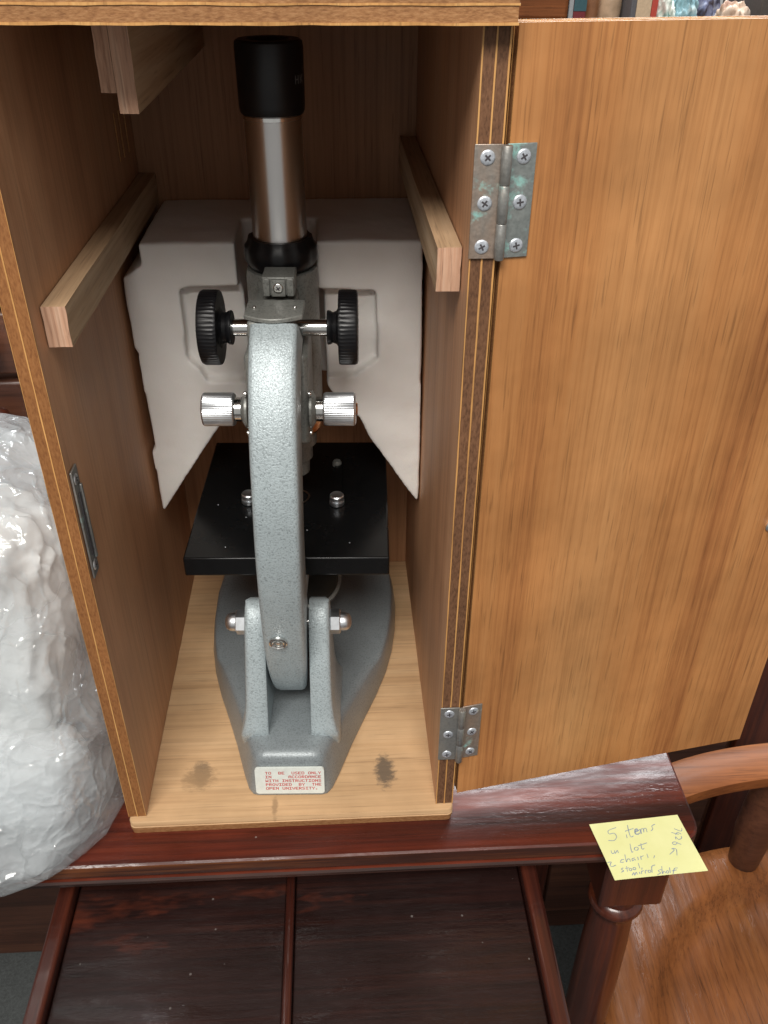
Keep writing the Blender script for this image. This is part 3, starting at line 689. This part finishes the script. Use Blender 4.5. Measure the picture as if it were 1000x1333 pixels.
eye = lathe('eyepiece', [(0.0166, 0.4112), (0.0178, 0.4114), (0.0185, 0.4130), (0.0187, 0.416), (0.0189, 0.4450), (0.0185, 0.4475), (0.0170, 0.4485), (0.0120, 0.4485), (0.0090, 0.4465), (0, 0.446)], MAT['eyepiece'], mic, (HX, TY, 0), n=64, smooth=30)
# white letters H K on the side of the eyepiece
bm = bmesh.new()
def eyeq(a0, a1, z0, z1):
    R = 0.0191
    bm.faces.new([bm.verts.new((HX+R*math.sin(a), TY-R*math.cos(a), z)) for a, z in ((a0, z0), (a1, z0), (a1, z1), (a0, z1))])
def D2(x): return math.radians(x)
z0, z1 = 0.4275, 0.4318
eyeq(D2(50), D2(52), z0, z1); eyeq(D2(57), D2(59), z0, z1); eyeq(D2(52), D2(57), 0.4294, 0.4300)
eyeq(D2(63), D2(65), z0, z1)
for (a, b) in ((0.0, 1), (1, 2), (2, 3)):
    eyeq(D2(65+2*a), D2(65+2*b+0.6), 0.4295+0.0007*a, 0.4295+0.0007*b+0.0003); eyeq(D2(65+2*a), D2(65+2*b+0.6), 0.4297-0.0007*b, 0.4297-0.0007*a+0.0003)
link('lettering', bm_mesh(bm, 'lettering'), plain('white_ink', (0.17, 0.165, 0.16), 0.6), eye, smooth=0)
# ---- coarse focus
CYk, CZk = 0.116, 0.3000
lathe('coarse_shaft', [(0, -0.034), (0.0050, -0.034), (0.0050, 0.034), (0, 0.034)], MAT['chrome'], mic, (0.0027, CYk, CZk), (1, 0, 0), n=28)
def knurl(a, h): return 1.0 + (0.005 if math.cos(60*a) > 0.2 else -0.005)
for s in (-1, 1):
    kn = lathe('coarse_knob', [(0, 0.0325), (0.0215, 0.0325), (0.0218, 0.033), (0.0220, 0.0345), (0.0220, 0.0420), (0.0214, 0.0435), (0.0200, 0.0440), (0.0165, 0.0436), (0, 0.0436)], MAT['black'], mic, (0.0027+s*0.0027, CYk, CZk), (s, 0, 0), n=240, smooth=30,
          wob=lambda a, h: knurl(a, h) if 0.0328 < h < 0.0433 else 1.0)
    lathe('knob_hub', [(0.0, 0.0255), (0.0098, 0.0255), (0.0102, 0.0260), (0.0100, 0.0275), (0.0090, 0.0290), (0.0098, 0.0310), (0.0125, 0.0326), (0, 0.0326)], MAT['black'], kn, (0.0027+s*0.0027, CYk, CZk), (s, 0, 0), n=40)
# ---- fine focus
FY, FZk = 0.107, 0.2500
for s in (-1, 1):
    kn = lathe('fine_knob', [(0, 0.0275), (0.0096, 0.0275), (0.0102, 0.0282), (0.0103, 0.0292), (0.0103, 0.0462), (0.0098, 0.0472), (0.0085, 0.0476), (0, 0.0476)], MAT['silver'], mic, (0, FY, FZk), (s, 0, 0), n=192, smooth=25,
               wob=lambda a, h: 1.0 + 0.014*math.cos(48*a) if 0.0284 < h < 0.0470 else 1.0)
    lathe('knob_neck', [(0.0072, 0.0228), (0.0076, 0.0232), (0.0076, 0.0272), (0, 0.0276)], MAT['chrome'], kn, (0, FY, FZk), (s, 0, 0), n=32)
    lathe('knob_flange', [(0, 0.0190), (0.0118, 0.0190), (0.0118, 0.0205), (0.0085, 0.0225), (0.0070, 0.0229), (0, 0.0229)], MAT['grey_metal'], kn, (0, FY, FZk), (s, 0, 0), n=36)
    lathe('knob_cap', [(0.0040, 0.0476), (0.0036, 0.0486), (0, 0.0489)], MAT['copper'], kn, (0, FY, FZk), (s, 0, 0), n=24)
    for dz in (-1, 1):
        lathe('flange_screw', [(0.0017, 0.0189), (0.0017, 0.0200), (0.0012, 0.0206), (0, 0.0208)], MAT['chrome'], kn, (0, FY-0.006, FZk+dz*0.0135), (s, 0, 0), n=14)
# ---- nosepiece and objective
nose = lathe('nosepiece', [(0, 0.2215), (0.0175, 0.2215), (0.0200, 0.2195), (0.0205, 0.2150), (0.0185, 0.2120), (0, 0.2120)], MAT['copper'], mic, (0.004, TY-0.004, 0), n=48, smooth=40)
lathe('objective', [(0, 0.2118), (0.0150, 0.2118), (0.0150, 0.2000), (0.0118, 0.1985), (0.0118, 0.1880), (0.0095, 0.1860), (0.0090, 0.1760), (0.0060, 0.1735), (0, 0.1735)], MAT['grey_metal'], nose, (0.004, TY-0.004, 0), n=40)
# ---- stage
stage = box('stage', (-0.0690, 0.0865, 0.1345), (0.0690, 0.2430, 0.1495), MAT['stage'], mic, bevel=0.0012, seg=3)
lathe('stage_ring', [(0.0085, 0.1501), (0.0085, 0.1506), (0.0100, 0.1506), (0.0100, 0.1501)], MAT['chrome'], stage, (0.002, TY, 0), n=40)
box('stage_arm_bracket', (-0.0130, 0.0660, 0.1210), (0.0130, 0.1100, 0.1342), MAT['hammer'], mic, bevel=0.001)
for s, yy in ((-1, 0.1535), (1, 0.1510)):
    cp = lathe('clip_post', [(0.0052, 0.1501), (0.0054, 0.1506), (0.0054, 0.1530), (0.0042, 0.1534), (0.0042, 0.1545), (0.0052, 0.1549), (0.0052, 0.1572), (0.0046, 0.1580), (0.0032, 0.1575), (0, 0.1574)], MAT['silver'], stage, (s*0.0320, yy, 0), n=32, smooth=35)
    lathe('clip_pin', [(0.0036, 0.1501), (0.0036, 0.1525), (0.0026, 0.1545), (0, 0.1552)], MAT['grey_metal'], cp, (s*0.0305, 0.2050, 0), n=24)
    bm = bmesh.new(); add_box(bm, (s*0.0320-0.003, yy+0.004, 0.1512), (s*0.0320+0.003, 0.2060, 0.1518))
    link('stage_clip', bm_mesh(bm, 'clip'), MAT['stage'], cp, smooth=0)
for k in range(6):   # paint chips and dust on the black stage
    x, y = random.uniform(-0.06, 0.065), random.uniform(0.09, 0.16)
    lathe('paint_fleck', [(0.00035+0.0003*random.random(), 0), (0, 0.0003)], MAT['zinc'], stage, (x, y, 0.1501), n=6)
# ---- mirror under the stage
fk = lathe('mirror', [(0, -0.004), (0.0235, -0.004), (0.0250, -0.003), (0.0250, 0.003), (0.0225, 0.0035), (0.022, 0.0022), (0, 0.0022)], [MAT['grey_metal'], MAT['chrome']], mic, (0.008, 0.165, 0.070), (0.1, -0.55, 0.8), n=48, idx=[0, 0, 0, 0, 0, 1], smooth=35)
lathe('mirror_stem', [(0, 0.024), (0.005, 0.024), (0.005, 0.062), (0, 0.062)], MAT['grey_metal'], fk, (0.008, 0.178, 0), n=20)
lathe('condenser', [(0, 0.1250), (0.0170, 0.1250), (0.0190, 0.1270), (0.0190, 0.1343), (0, 0.1343)], MAT['black'], stage, (0.002, TY, 0), n=40)

# ================================================================= STICKY NOTE
STROKES = [[(0.2212,-0.017),(0.2153,-0.0192),(0.2151,-0.0219),(0.2186,-0.0215),(0.2194,-0.0246),(0.2169,-0.0272),(0.2131,-0.027)],[(0.2265,-0.0229),(0.2263,-0.0258)],[(0.2266,-0.02),(0.227,-0.0206)],[(0.2295,-0.0154),(0.2289,-0.0245),(0.2311,-0.0243)],[(0.2267,-0.0201),(0.2329,-0.0184)],[(0.2327,-0.0213),(0.2351,-0.0206),(0.2352,-0.0187),(0.2334,-0.0196),(0.2329,-0.0229),(0.2353,-0.0233)],[(0.2338,-0.0205),(0.2356,-0.02),(0.2348,-0.019),(0.2334,-0.0211),(0.2336,-0.0229),(0.236,-0.0224)],[(0.2347,-0.0211),(0.2373,-0.0194),(0.236,-0.023)],[(0.2371,-0.0231),(0.2378,-0.0195),(0.2394,-0.0189),(0.2391,-0.022),(0.2398,-0.0192),(0.2414,-0.0188),(0.2413,-0.0217)],[(0.2487,-0.0157),(0.2461,-0.0171),(0.2461,-0.0193),(0.2443,-0.021)],[(0.2126,-0.0349),(0.2128,-0.0372),(0.2142,-0.0369)],[(0.2149,-0.035),(0.2149,-0.0373),(0.2168,-0.0351),(0.217,-0.0371)],[(0.2269,-0.0303),(0.2261,-0.0367),(0.2272,-0.0364)],[(0.2313,-0.0345),(0.2306,-0.0354),(0.2296,-0.0357),(0.2287,-0.0353),(0.2286,-0.0344),(0.2293,-0.0335),(0.2303,-0.0332),(0.2312,-0.0336),(0.2313,-0.0345)],[(0.2342,-0.0305),(0.2337,-0.0348),(0.2354,-0.0345)],[(0.2319,-0.0323),(0.2385,-0.0303)],[(0.2078,-0.0438),(0.2103,-0.0436),(0.209,-0.0458),(0.21,-0.0469),(0.2129,-0.046)],[(0.2193,-0.0421),(0.2175,-0.0424),(0.2166,-0.0442),(0.2188,-0.044)],[(0.221,-0.0384),(0.2204,-0.0441),(0.2216,-0.0422),(0.2231,-0.042),(0.2231,-0.044)],[(0.2268,-0.0414),(0.2248,-0.042),(0.2247,-0.0435),(0.2264,-0.0425),(0.227,-0.0433)],[(0.229,-0.0407),(0.2287,-0.0432)],[(0.2311,-0.0401),(0.2308,-0.043),(0.231,-0.041),(0.2332,-0.04)],[(0.2358,-0.0387),(0.2357,-0.0418)],[(0.2405,-0.0403),(0.2393,-0.0423)],[(0.2171,-0.0482),(0.2155,-0.0492),(0.2167,-0.0504),(0.2149,-0.0514)],[(0.2195,-0.0472),(0.2191,-0.0511)],[(0.2182,-0.0488),(0.2209,-0.0484)],[(0.2224,-0.0498),(0.2219,-0.0504),(0.2212,-0.0507),(0.2207,-0.0504),(0.2206,-0.0497),(0.221,-0.0491),(0.2217,-0.0489),(0.2223,-0.0492),(0.2224,-0.0498)],[(0.2251,-0.0493),(0.2247,-0.0499),(0.2239,-0.0501),(0.2234,-0.0498),(0.2233,-0.0492),(0.2237,-0.0486),(0.2245,-0.0484),(0.225,-0.0487),(0.2251,-0.0493)],[(0.2279,-0.0454),(0.2278,-0.0493)],[(0.2294,-0.0488),(0.2288,-0.0502)],[(0.2213,-0.054),(0.2229,-0.0521),(0.223,-0.0541),(0.2246,-0.0519),(0.2249,-0.0536)],[(0.2267,-0.0518),(0.2266,-0.0534)],[(0.2278,-0.0534),(0.2282,-0.0516),(0.2298,-0.0511)],[(0.2304,-0.0531),(0.2308,-0.0512),(0.2323,-0.0508)],[(0.2343,-0.0518),(0.2339,-0.0524),(0.2332,-0.0526),(0.2326,-0.0523),(0.2325,-0.0517),(0.233,-0.0511),(0.2337,-0.0509),(0.2343,-0.0511),(0.2343,-0.0518)],[(0.2349,-0.0527),(0.2361,-0.0483),(0.2386,-0.0473)],[(0.2416,-0.0508),(0.2393,-0.0516),(0.2403,-0.0533),(0.2379,-0.0543)],[(0.2427,-0.0484),(0.2413,-0.0539),(0.2429,-0.052),(0.2437,-0.0536)],[(0.2459,-0.0528),(0.2455,-0.0534),(0.2449,-0.0537),(0.2444,-0.0534),(0.2443,-0.0527),(0.2448,-0.0521),(0.2454,-0.0519),(0.2459,-0.0522),(0.2459,-0.0528)],[(0.2474,-0.0496),(0.2467,-0.0535)],[(0.2527,-0.0503),(0.2504,-0.0506),(0.2482,-0.0545)],[(0.248,-0.0523),(0.2516,-0.0516)],[(0.2508,-0.04),(0.2551,-0.0367),(0.2535,-0.0358),(0.2565,-0.0361),(0.2555,-0.0409)],[(0.2586,-0.0316),(0.2579,-0.0323),(0.2568,-0.0326),(0.2558,-0.0322),(0.2557,-0.0314),(0.2563,-0.0307),(0.2575,-0.0305),(0.2584,-0.0308),(0.2586,-0.0316)],[(0.2586,-0.0312),(0.2612,-0.0328)],[(0.259,-0.0286),(0.2595,-0.0265),(0.2607,-0.0287),(0.2631,-0.0279),(0.2634,-0.0262)],[(0.2578,-0.0229),(0.2623,-0.0247)],[(0.2607,-0.02),(0.2648,-0.0222),(0.2661,-0.0198)],[(0.2601,-0.0249),(0.262,-0.0231),(0.264,-0.0246)]]
def note():
    TL, TR, BR, BL = Vector((0.2035, -0.0134, 0)), Vector((0.2668, -0.0088, 0)), Vector((0.2720, -0.0531, 0)), Vector((0.2092, -0.0566, 0))
    nx = ny = 14; top = []; 
    def hz(x, y):  # lies on the table, the free edge curls very slightly
        d = max(0, -0.0285-y); e = max(0, (0.225-x))*max(0, -0.035-y)
        return -0.0116 + 0.0011*(1-math.exp(-((y+0.013)/0.02)**2)) - 1.2*e*0.6 + 0.3*d*d
    for layer in (0, 1):
        for j in range(ny+1):
            for i in range(nx+1):
                u, v = i/nx, j/ny; q = (TL*(1-u)+TR*u)*(1-v) + (BL*(1-u)+BR*u)*v
                top.append((q.x, q.y, hz(q.x, q.y)-layer*0.00018))
    fc = []; N = (nx+1)*(ny+1)
    for j in range(ny):
        for i in range(nx):
            k = j*(nx+1)+i; fc += [(k, k+nx+1, k+nx+2, k+1), (N+k, N+k+1, N+k+nx+2, N+k+nx+1)]
    t = NT('yellow_paper'); g = t.noise(t.coord(), 60, 3)
    m = t.p(color=t.ramp(g, [(0.3, (0.69, 0.72, 0.35)), (0.7, (0.75, 0.78, 0.41))]), rough=0.75, spec=0.2)
    o = mesh('sticky_note', top, fc, m, smooth=60)
    tag(o, 'pale yellow sticky note with blue handwriting at the table corner', 'note')
    S = STROKES
    bm = bmesh.new(); lift = 0.00025; wd = 0.00019
    for s in S:
        # resample with a smooth spline so the pen line is rounded
        P = [Vector((a, b, 0)) for a, b in s]; Q = []
        if len(P) == 2: Q = P
        else:
            for i in range(len(P)-1):
                p0, p1, p2, p3 = P[max(0, i-1)], P[i], P[i+1], P[min(len(P)-1, i+2)]
                for k in range(5):
                    tt_ = k/5; Q.append(0.5*((2*p1)+(p2-p0)*tt_+(2*p0-5*p1+4*p2-p3)*tt_**2+(-p0+3*p1-3*p2+p3)*tt_**3))
            Q.append(P[-1])
        pv = None
        for i, q in enumerate(Q):
            d = (Q[min(i+1, len(Q)-1)]-Q[max(i-1, 0)]); d = d.normalized() if d.length > 0 else Vector((1, 0, 0))
            nn = Vector((-d.y, d.x, 0))*wd*(0.8+0.5*random.random()); z = hz(q.x, q.y)+lift
            cur = [bm.verts.new((q.x+nn.x, q.y+nn.y, z)), bm.verts.new((q.x-nn.x, q.y-nn.y, z))]
            if pv: bm.faces.new((pv[0], pv[1], cur[1], cur[0]))
            pv = cur
    link('handwriting', bm_mesh(bm, 'handwriting'), plain('ballpoint_ink', (0.20, 0.26, 0.42), 0.5), o, smooth=0)
note()

# ================================================================= PLASTIC BAG with white contents
def ridged(v, o=4):
    return noise.ridged_multi_fractal(Vector(v), 0.9, 2.1, o, 1.0, 2.0)
def creases(p, k):
    d, _ = noise.voronoi(p)
    return math.exp(-(d[1]-d[0])*k)
def bag(parent=None, shrink=0.0, seed=0.0):
    cx, cy = -0.262, 0.056
    nu, nv = (420, 300) if not parent else (300, 220)
    vt = []; fc = []
    for j in range(nv+1):
        v = j/nv
        for i in range(nu):
            a = 2*math.pi*i/nu
            # superellipse section, narrowing upward and leaning back
            z = TZ + 0.0012 + 0.250*v
            top = 2.9*max(0, v-0.86)**1.2
            rx = 0.151*(1-0.06*v-top)-shrink; ry = 0.118*(1-0.34*v-top)-shrink
            low = min(1, (v/0.09)); k = 0.92+0.08*math.sqrt(max(0, 1-(1-low)**2))
            e = 0.66
            c, s = math.cos(a), math.sin(a)
            p = Vector((cx + rx*k*math.copysign(abs(c)**e, c), cy + 0.040*v + ry*k*math.copysign(abs(s)**e, s), z))
            nrm = Vector((c, s, 0.25 if v > 0.5 else -0.1)).normalized()
            fade = min(1, v/0.05)
            o_ = Vector((seed, seed, seed)); pp = p; p = p+o_
            w = Vector((fbm(p*26, 2), fbm(p*26+Vector((4, 4, 4)), 2), fbm(p*26+Vector((8, 2, 6)), 2)))
            q = p + w*0.010
            st = Vector((q.x+0.5*q.z, q.y+0.3*q.z, 0.55*(q.z-0.5*q.x)))
            mk = 0.5+0.5*max(-1, min(1, 2.2*fbm(p*11+Vector((2, 9, 4)), 2)))
            dsp = 0.008*fbm(p*9, 2)
            dsp += 0.0050*creases(st*11, 5) + (0.1+0.9*mk)*(0.0026*creases(st*30+Vector((3, 1, 5)), 9) + 0.0010*creases(q*88+Vector((7, 7, 1)), 6))
            p = pp + nrm*(dsp*(1.25 if parent else 1.0)-0.003)*(0.4+0.6*fade); p.z = max(p.z, TZ+0.0009) if p.y > -0.031 else p.z
            p.x = min(p.x, -HW-0.0012) if p.y > -0.004 else min(p.x, -0.1035)
            vt.append(p)
    for j in range(nv):
        for i in range(nu):
            l = (i+1) % nu; fc.append((j*nu+i, j*nu+l, (j+1)*nu+l, (j+1)*nu+i))
    fc.append(tuple(range(nu))[::-1]); fc.append(tuple(nv*nu+i for i in range(nu)))
    t = NT('inner_plastic' if parent else 'clear_plastic')
    tr = t.new('ShaderNodeBsdfTransparent'); tr.inputs[0].default_value = (0.985, 0.995, 1.0, 1)
    lw = t.new('ShaderNodeLayerWeight'); lw.inputs['Blend'].default_value = 0.30
    t.p(color=(0.90, 0.96, 0.99), rough=0.26, spec=0.5)
    vz = t.new('ShaderNodeTexVoronoi', feature='DISTANCE_TO_EDGE'); vz.inputs['Scale'].default_value = 46
    wn = t.new('ShaderNodeTexNoise'); wn.inputs['Scale'].default_value = 30; t.set(wn.inputs['Vector'], t.coord())
    va = t.new('ShaderNodeVectorMath', operation='MULTIPLY_ADD'); t.t.links.new(wn.outputs['Color'], va.inputs[0]); va.inputs[1].default_value = (0.03, 0.03, 0.03); t.set(va.inputs[2], t.coord((1, 1, 0.5), (0.3, 0.5, 0.2)))
    t.t.links.new(va.outputs[0], vz.inputs['Vector'])
    fold = t.bump(t.ramp(vz.outputs['Distance'], [(0.0, 1.0), (0.10, 0.25), (0.3, 0.0)]), 0.65, 0.002)
    t.set(t.b.inputs['Normal'], t.bump(t.math('MULTIPLY', t.noise(t.coord((1, 1.3, 0.7)), 120, 3, 0.5, 1.5), t.ramp(t.noise(t.coord(), 20, 2), [(0.45, 0.1), (0.6, 1.0)])), 0.5, 0.002, fold))
    cloud = t.ramp(t.noise(t.coord(), 15, 3, 0.5), [(0.35, 0.10), (0.70, 0.40)] if not parent else [(0.40, 0.12), (0.62, 0.60)])
    fac = t.math('MAXIMUM', cloud, t.math('MULTIPLY', lw.outputs['Facing'], 0.35))
    gl = t.new('ShaderNodeBsdfGlossy'); gl.inputs['Roughness'].default_value = 0.09
    t.t.links.new(t.b.inputs['Normal'].links[0].from_socket, gl.inputs['Normal'])
    tl = t.new('ShaderNodeBsdfTranslucent'); tl.inputs[0].default_value = (0.95, 0.985, 1.0, 1)
    half = t.new('ShaderNodeMixShader'); half.inputs[0].default_value = 0.5
    t.t.links.new(t.b.outputs[0], half.inputs[1]); t.t.links.new(tl.outputs[0], half.inputs[2])
    mx = t.new('ShaderNodeMixShader'); t.set(mx.inputs[0], fac)
    t.t.links.new(tr.outputs[0], mx.inputs[1]); t.t.links.new(half.outputs[0], mx.inputs[2])
    mx2 = t.new('ShaderNodeMixShader'); t.set(mx2.inputs[0], t.math('ADD', 0.12, t.math('MULTIPLY', lw.outputs['Fresnel'], 0.12)))
    t.t.links.new(mx.outputs[0], mx2.inputs[1]); t.t.links.new(gl.outputs[0], mx2.inputs[2])
    t.t.links.new(mx2.outputs[0], t.out.inputs['Surface'])
    if parent: return mesh('inner_fold', vt, fc, t.m, parent, smooth=80)
    o = mesh('plastic_bag', vt, fc, t.m, smooth=80)
    return tag(o, 'clear crumpled plastic bag full of white pieces left of the case', 'bag')
film = bag(); bag(film, 0.009, 3.7)
def bundle(c, r, seed, label, color, sub=5, amp=1.0, name='packing_piece'):
    bm = bmesh.new(); bmesh.ops.create_icosphere(bm, subdivisions=sub, radius=1.0)
    for v in bm.verts:
        q = v.co.copy(); s = Vector((seed, seed*2, 0))
        w = Vector((fbm(q*1.5+s, 2), fbm(q*1.5+s+Vector((3, 3, 3)), 2), fbm(q*1.5-s, 2)))*0.35
        e = Vector((q.x+0.4*q.z, q.y, q.z*0.8-0.5*q.x))+w
        d = 1 + amp*(0.10*fbm(q*1.1+s, 2) + 0.13*creases(e*1.7+s, 2.6) + 0.06*creases(e*3.6-s, 3.5)) - 0.10*amp
        # squarer than a ball, so that it fills the bag
        m = max(abs(q.x), abs(q.y), abs(q.z)); k = 1/(m**0.45)
        v.co = Vector((c[0]+q.x*r[0]*d*k, c[1]+q.y*r[1]*d*k, c[2]+q.z*r[2]*d*k))
        v.co.z = max(v.co.z, TZ+0.004)
    o = link(name, bm_mesh(bm, name), plain('white_plastic_%d' % seed, color, 0.28, var=0.03, scale=40), smooth=80)
    return tag(o, label, 'packing')
bundle((-0.230, 0.075, 0.120), (0.086, 0.062, 0.086), 11, 'large crumpled white plastic sheet filling the clear bag', (0.94, 0.94, 0.93), 6)
bundle((-0.172, 0.014, 0.030), (0.036, 0.030, 0.026), 3, 'white rounded piece low in the bag, nearest the case foot', (0.93, 0.94, 0.95), 5, 0.6)
bundle((-0.240, 0.012, 0.034), (0.034, 0.032, 0.028), 5, 'white piece at the bottom left inside the bag', (0.93, 0.94, 0.94), 5, 0.6)

# ================================================================= SIDEBOARD with clutter, seen over the door
CT = 0.300
YB = 1.20
side = thing('sideboard', 'dark wooden sideboard far behind, carrying the books and vases', 'sideboard', (0, 0, FZ))
box('carcass', (0.12, YB-0.10, 0.0), (1.5, YB+0.30, zz(CT-0.03)), MAT['chest'], side, bevel=0.003)
box('sideboard_top', (0.10, YB-0.12, zz(CT-0.0295)), (1.52, YB+0.32, zz(CT-0.001)), MAT['chest'], side, bevel=0.005)
o = thing('wooden_box', 'plain brown wooden box rising behind the hinge side of the door', 'box', (0.3730, YB+0.05, CT))
box('box_body', (-0.045, -0.09, 0.0), (0.0385, 0.09, 0.075), MAT['bow'], o, bevel=0.004)
box('box_lid', (-0.046, -0.091, 0.0755), (0.0395, 0.091, 0.145), MAT['bow'], o, bevel=0.006)
def book(x, w, h, col, label, d=0.16):
    o = thing('book', label, 'book', (x, YB-0.04, CT))
    cv = plain('book_cover_%d' % int(x*1000), col, 0.5)
    box('cover', (-w/2, 0, 0), (w/2, 0.003, h), cv, o, bevel=0.0012)
    box('cover', (-w/2, 0.0031, 0), (-w/2+0.002, d, h), cv, o, bevel=0.0005)
    box('cover', (w/2-0.002, 0.0031, 0), (w/2, d, h), cv, o, bevel=0.0005)
    box('page_block', (-w/2+0.0021, 0.0032, 0.003), (w/2-0.0021, d-0.004, h-0.005), plain('paper', (0.6, 0.55, 0.45), 0.8), o, smooth=0)
    return o
book(0.4165, 0.0070, 0.150, (0.30, 0.32, 0.34), 'thin grey book beside the brown wooden box')
b = book(0.4300, 0.0195, 0.150, (0.16, 0.018, 0.025), 'dark red book with a teal band above the door')
box('spine_band', (-0.0098, -0.0012, 0.088), (0.0098, -0.0002, 0.115), plain('teal_band', (0.03, 0.09, 0.11), 0.5), b, smooth=0)
def vase(x, y, r, h, col, label, rough=0.3):
    pr = [(0, 0), (r*0.55, 0), (r*0.6, 0.004), (r*0.8, h*0.25), (r, h*0.6), (r*0.97, h*0.75), (r*0.7, h*0.9), (r*0.5, h*0.96), (r*0.6, h), (r*0.5, h), (r*0.42, h*0.95), (0, h*0.94)]
    return tag(lathe('vase', pr, plain('vase_glaze_%d' % int(x*1000), col, rough, var=0.2, scale=60), None, (x, y, CT), n=36), label, 'vase')
vase(0.4545, YB, 0.0160, 0.150, (0.24, 0.11, 0.05), 'rounded brown vase between red book and beige jar')
vase(0.4915, YB+0.02, 0.0205, 0.150, (0.50, 0.36, 0.24), 'tall beige jar above the middle of the door')
book(0.5150, 0.0080, 0.150, (0.10, 0.10, 0.11), 'thin black book beside the beige jar')
book(0.5310, 0.0235, 0.155, (0.55, 0.42, 0.28), 'wide tan book between the black and the bright red book')
book(0.5480, 0.0095, 0.150, (0.45, 0.06, 0.04), 'thin bright red book beside pale green crumpled cloth')
def crumple(c, r, seed, cols, label):
    bm = bmesh.new(); bmesh.ops.create_icosphere(bm, subdivisions=5, radius=1.0)
    for v in bm.verts:
        q = v.co.copy(); s = Vector((seed, 0, seed*1.7))
        d = 1 + 0.25*fbm(q*1.5+s, 3) + 0.22*(ridged(q*2.2+s, 3)-1)
        v.co = Vector((q.x*r[0]*d, q.y*r[1]*d, max(0, r[2]*(1+q.z*d))))
    t = NT('cloth_%d' % seed); n1 = t.noise(t.coord(), 40, 3, 0.5, 0.8)
    m = t.p(color=t.ramp(n1, [(0.38, cols[0]), (0.52, cols[1]), (0.64, cols[2])]), rough=0.7)
    o = link('crumpled_cloth', bm_mesh(bm, 'crumpled_cloth'), m, smooth=80); o.location = c
    return tag(o, label, 'cloth')
crumple((0.5730, YB, CT), (0.020, 0.04, 0.060), 21, ((0.12, 0.25, 0.22), (0.55, 0.62, 0.56), (0.68, 0.68, 0.62)), 'white and green crumpled cloth above the door')
crumple((0.6100, YB, CT), (0.019, 0.04, 0.058), 25, ((0.10, 0.18, 0.20), (0.20, 0.34, 0.38), (0.45, 0.55, 0.56)), 'teal blue crumpled cloth above the door')
crumple((0.6550, YB+0.07, CT), (0.034, 0.04, 0.066), 29, ((0.05, 0.04, 0.05), (0.16, 0.18, 0.30), (0.35, 0.38, 0.48)), 'dark blue crumpled cloth behind the peach one')
crumple((0.6830, YB-0.02, CT), (0.028, 0.04, 0.047), 33, ((0.25, 0.13, 0.08), (0.50, 0.36, 0.26), (0.62, 0.50, 0.40)), 'peach crumpled cloth near the door top right')
o = thing('dark_box', 'dark grey brown box at the far top right corner', 'box', (0.7900, YB+0.06, CT))
box('box_body', (-0.062, -0.08, 0.0), (0.07, 0.08, 0.07), plain('dark_card', (0.06, 0.05, 0.045), 0.7), o, bevel=0.003)
box('box_lid', (-0.064, -0.082, 0.0705), (0.072, 0.082, 0.150), plain('dark_card_lid', (0.07, 0.06, 0.052), 0.7), o, bevel=0.003)
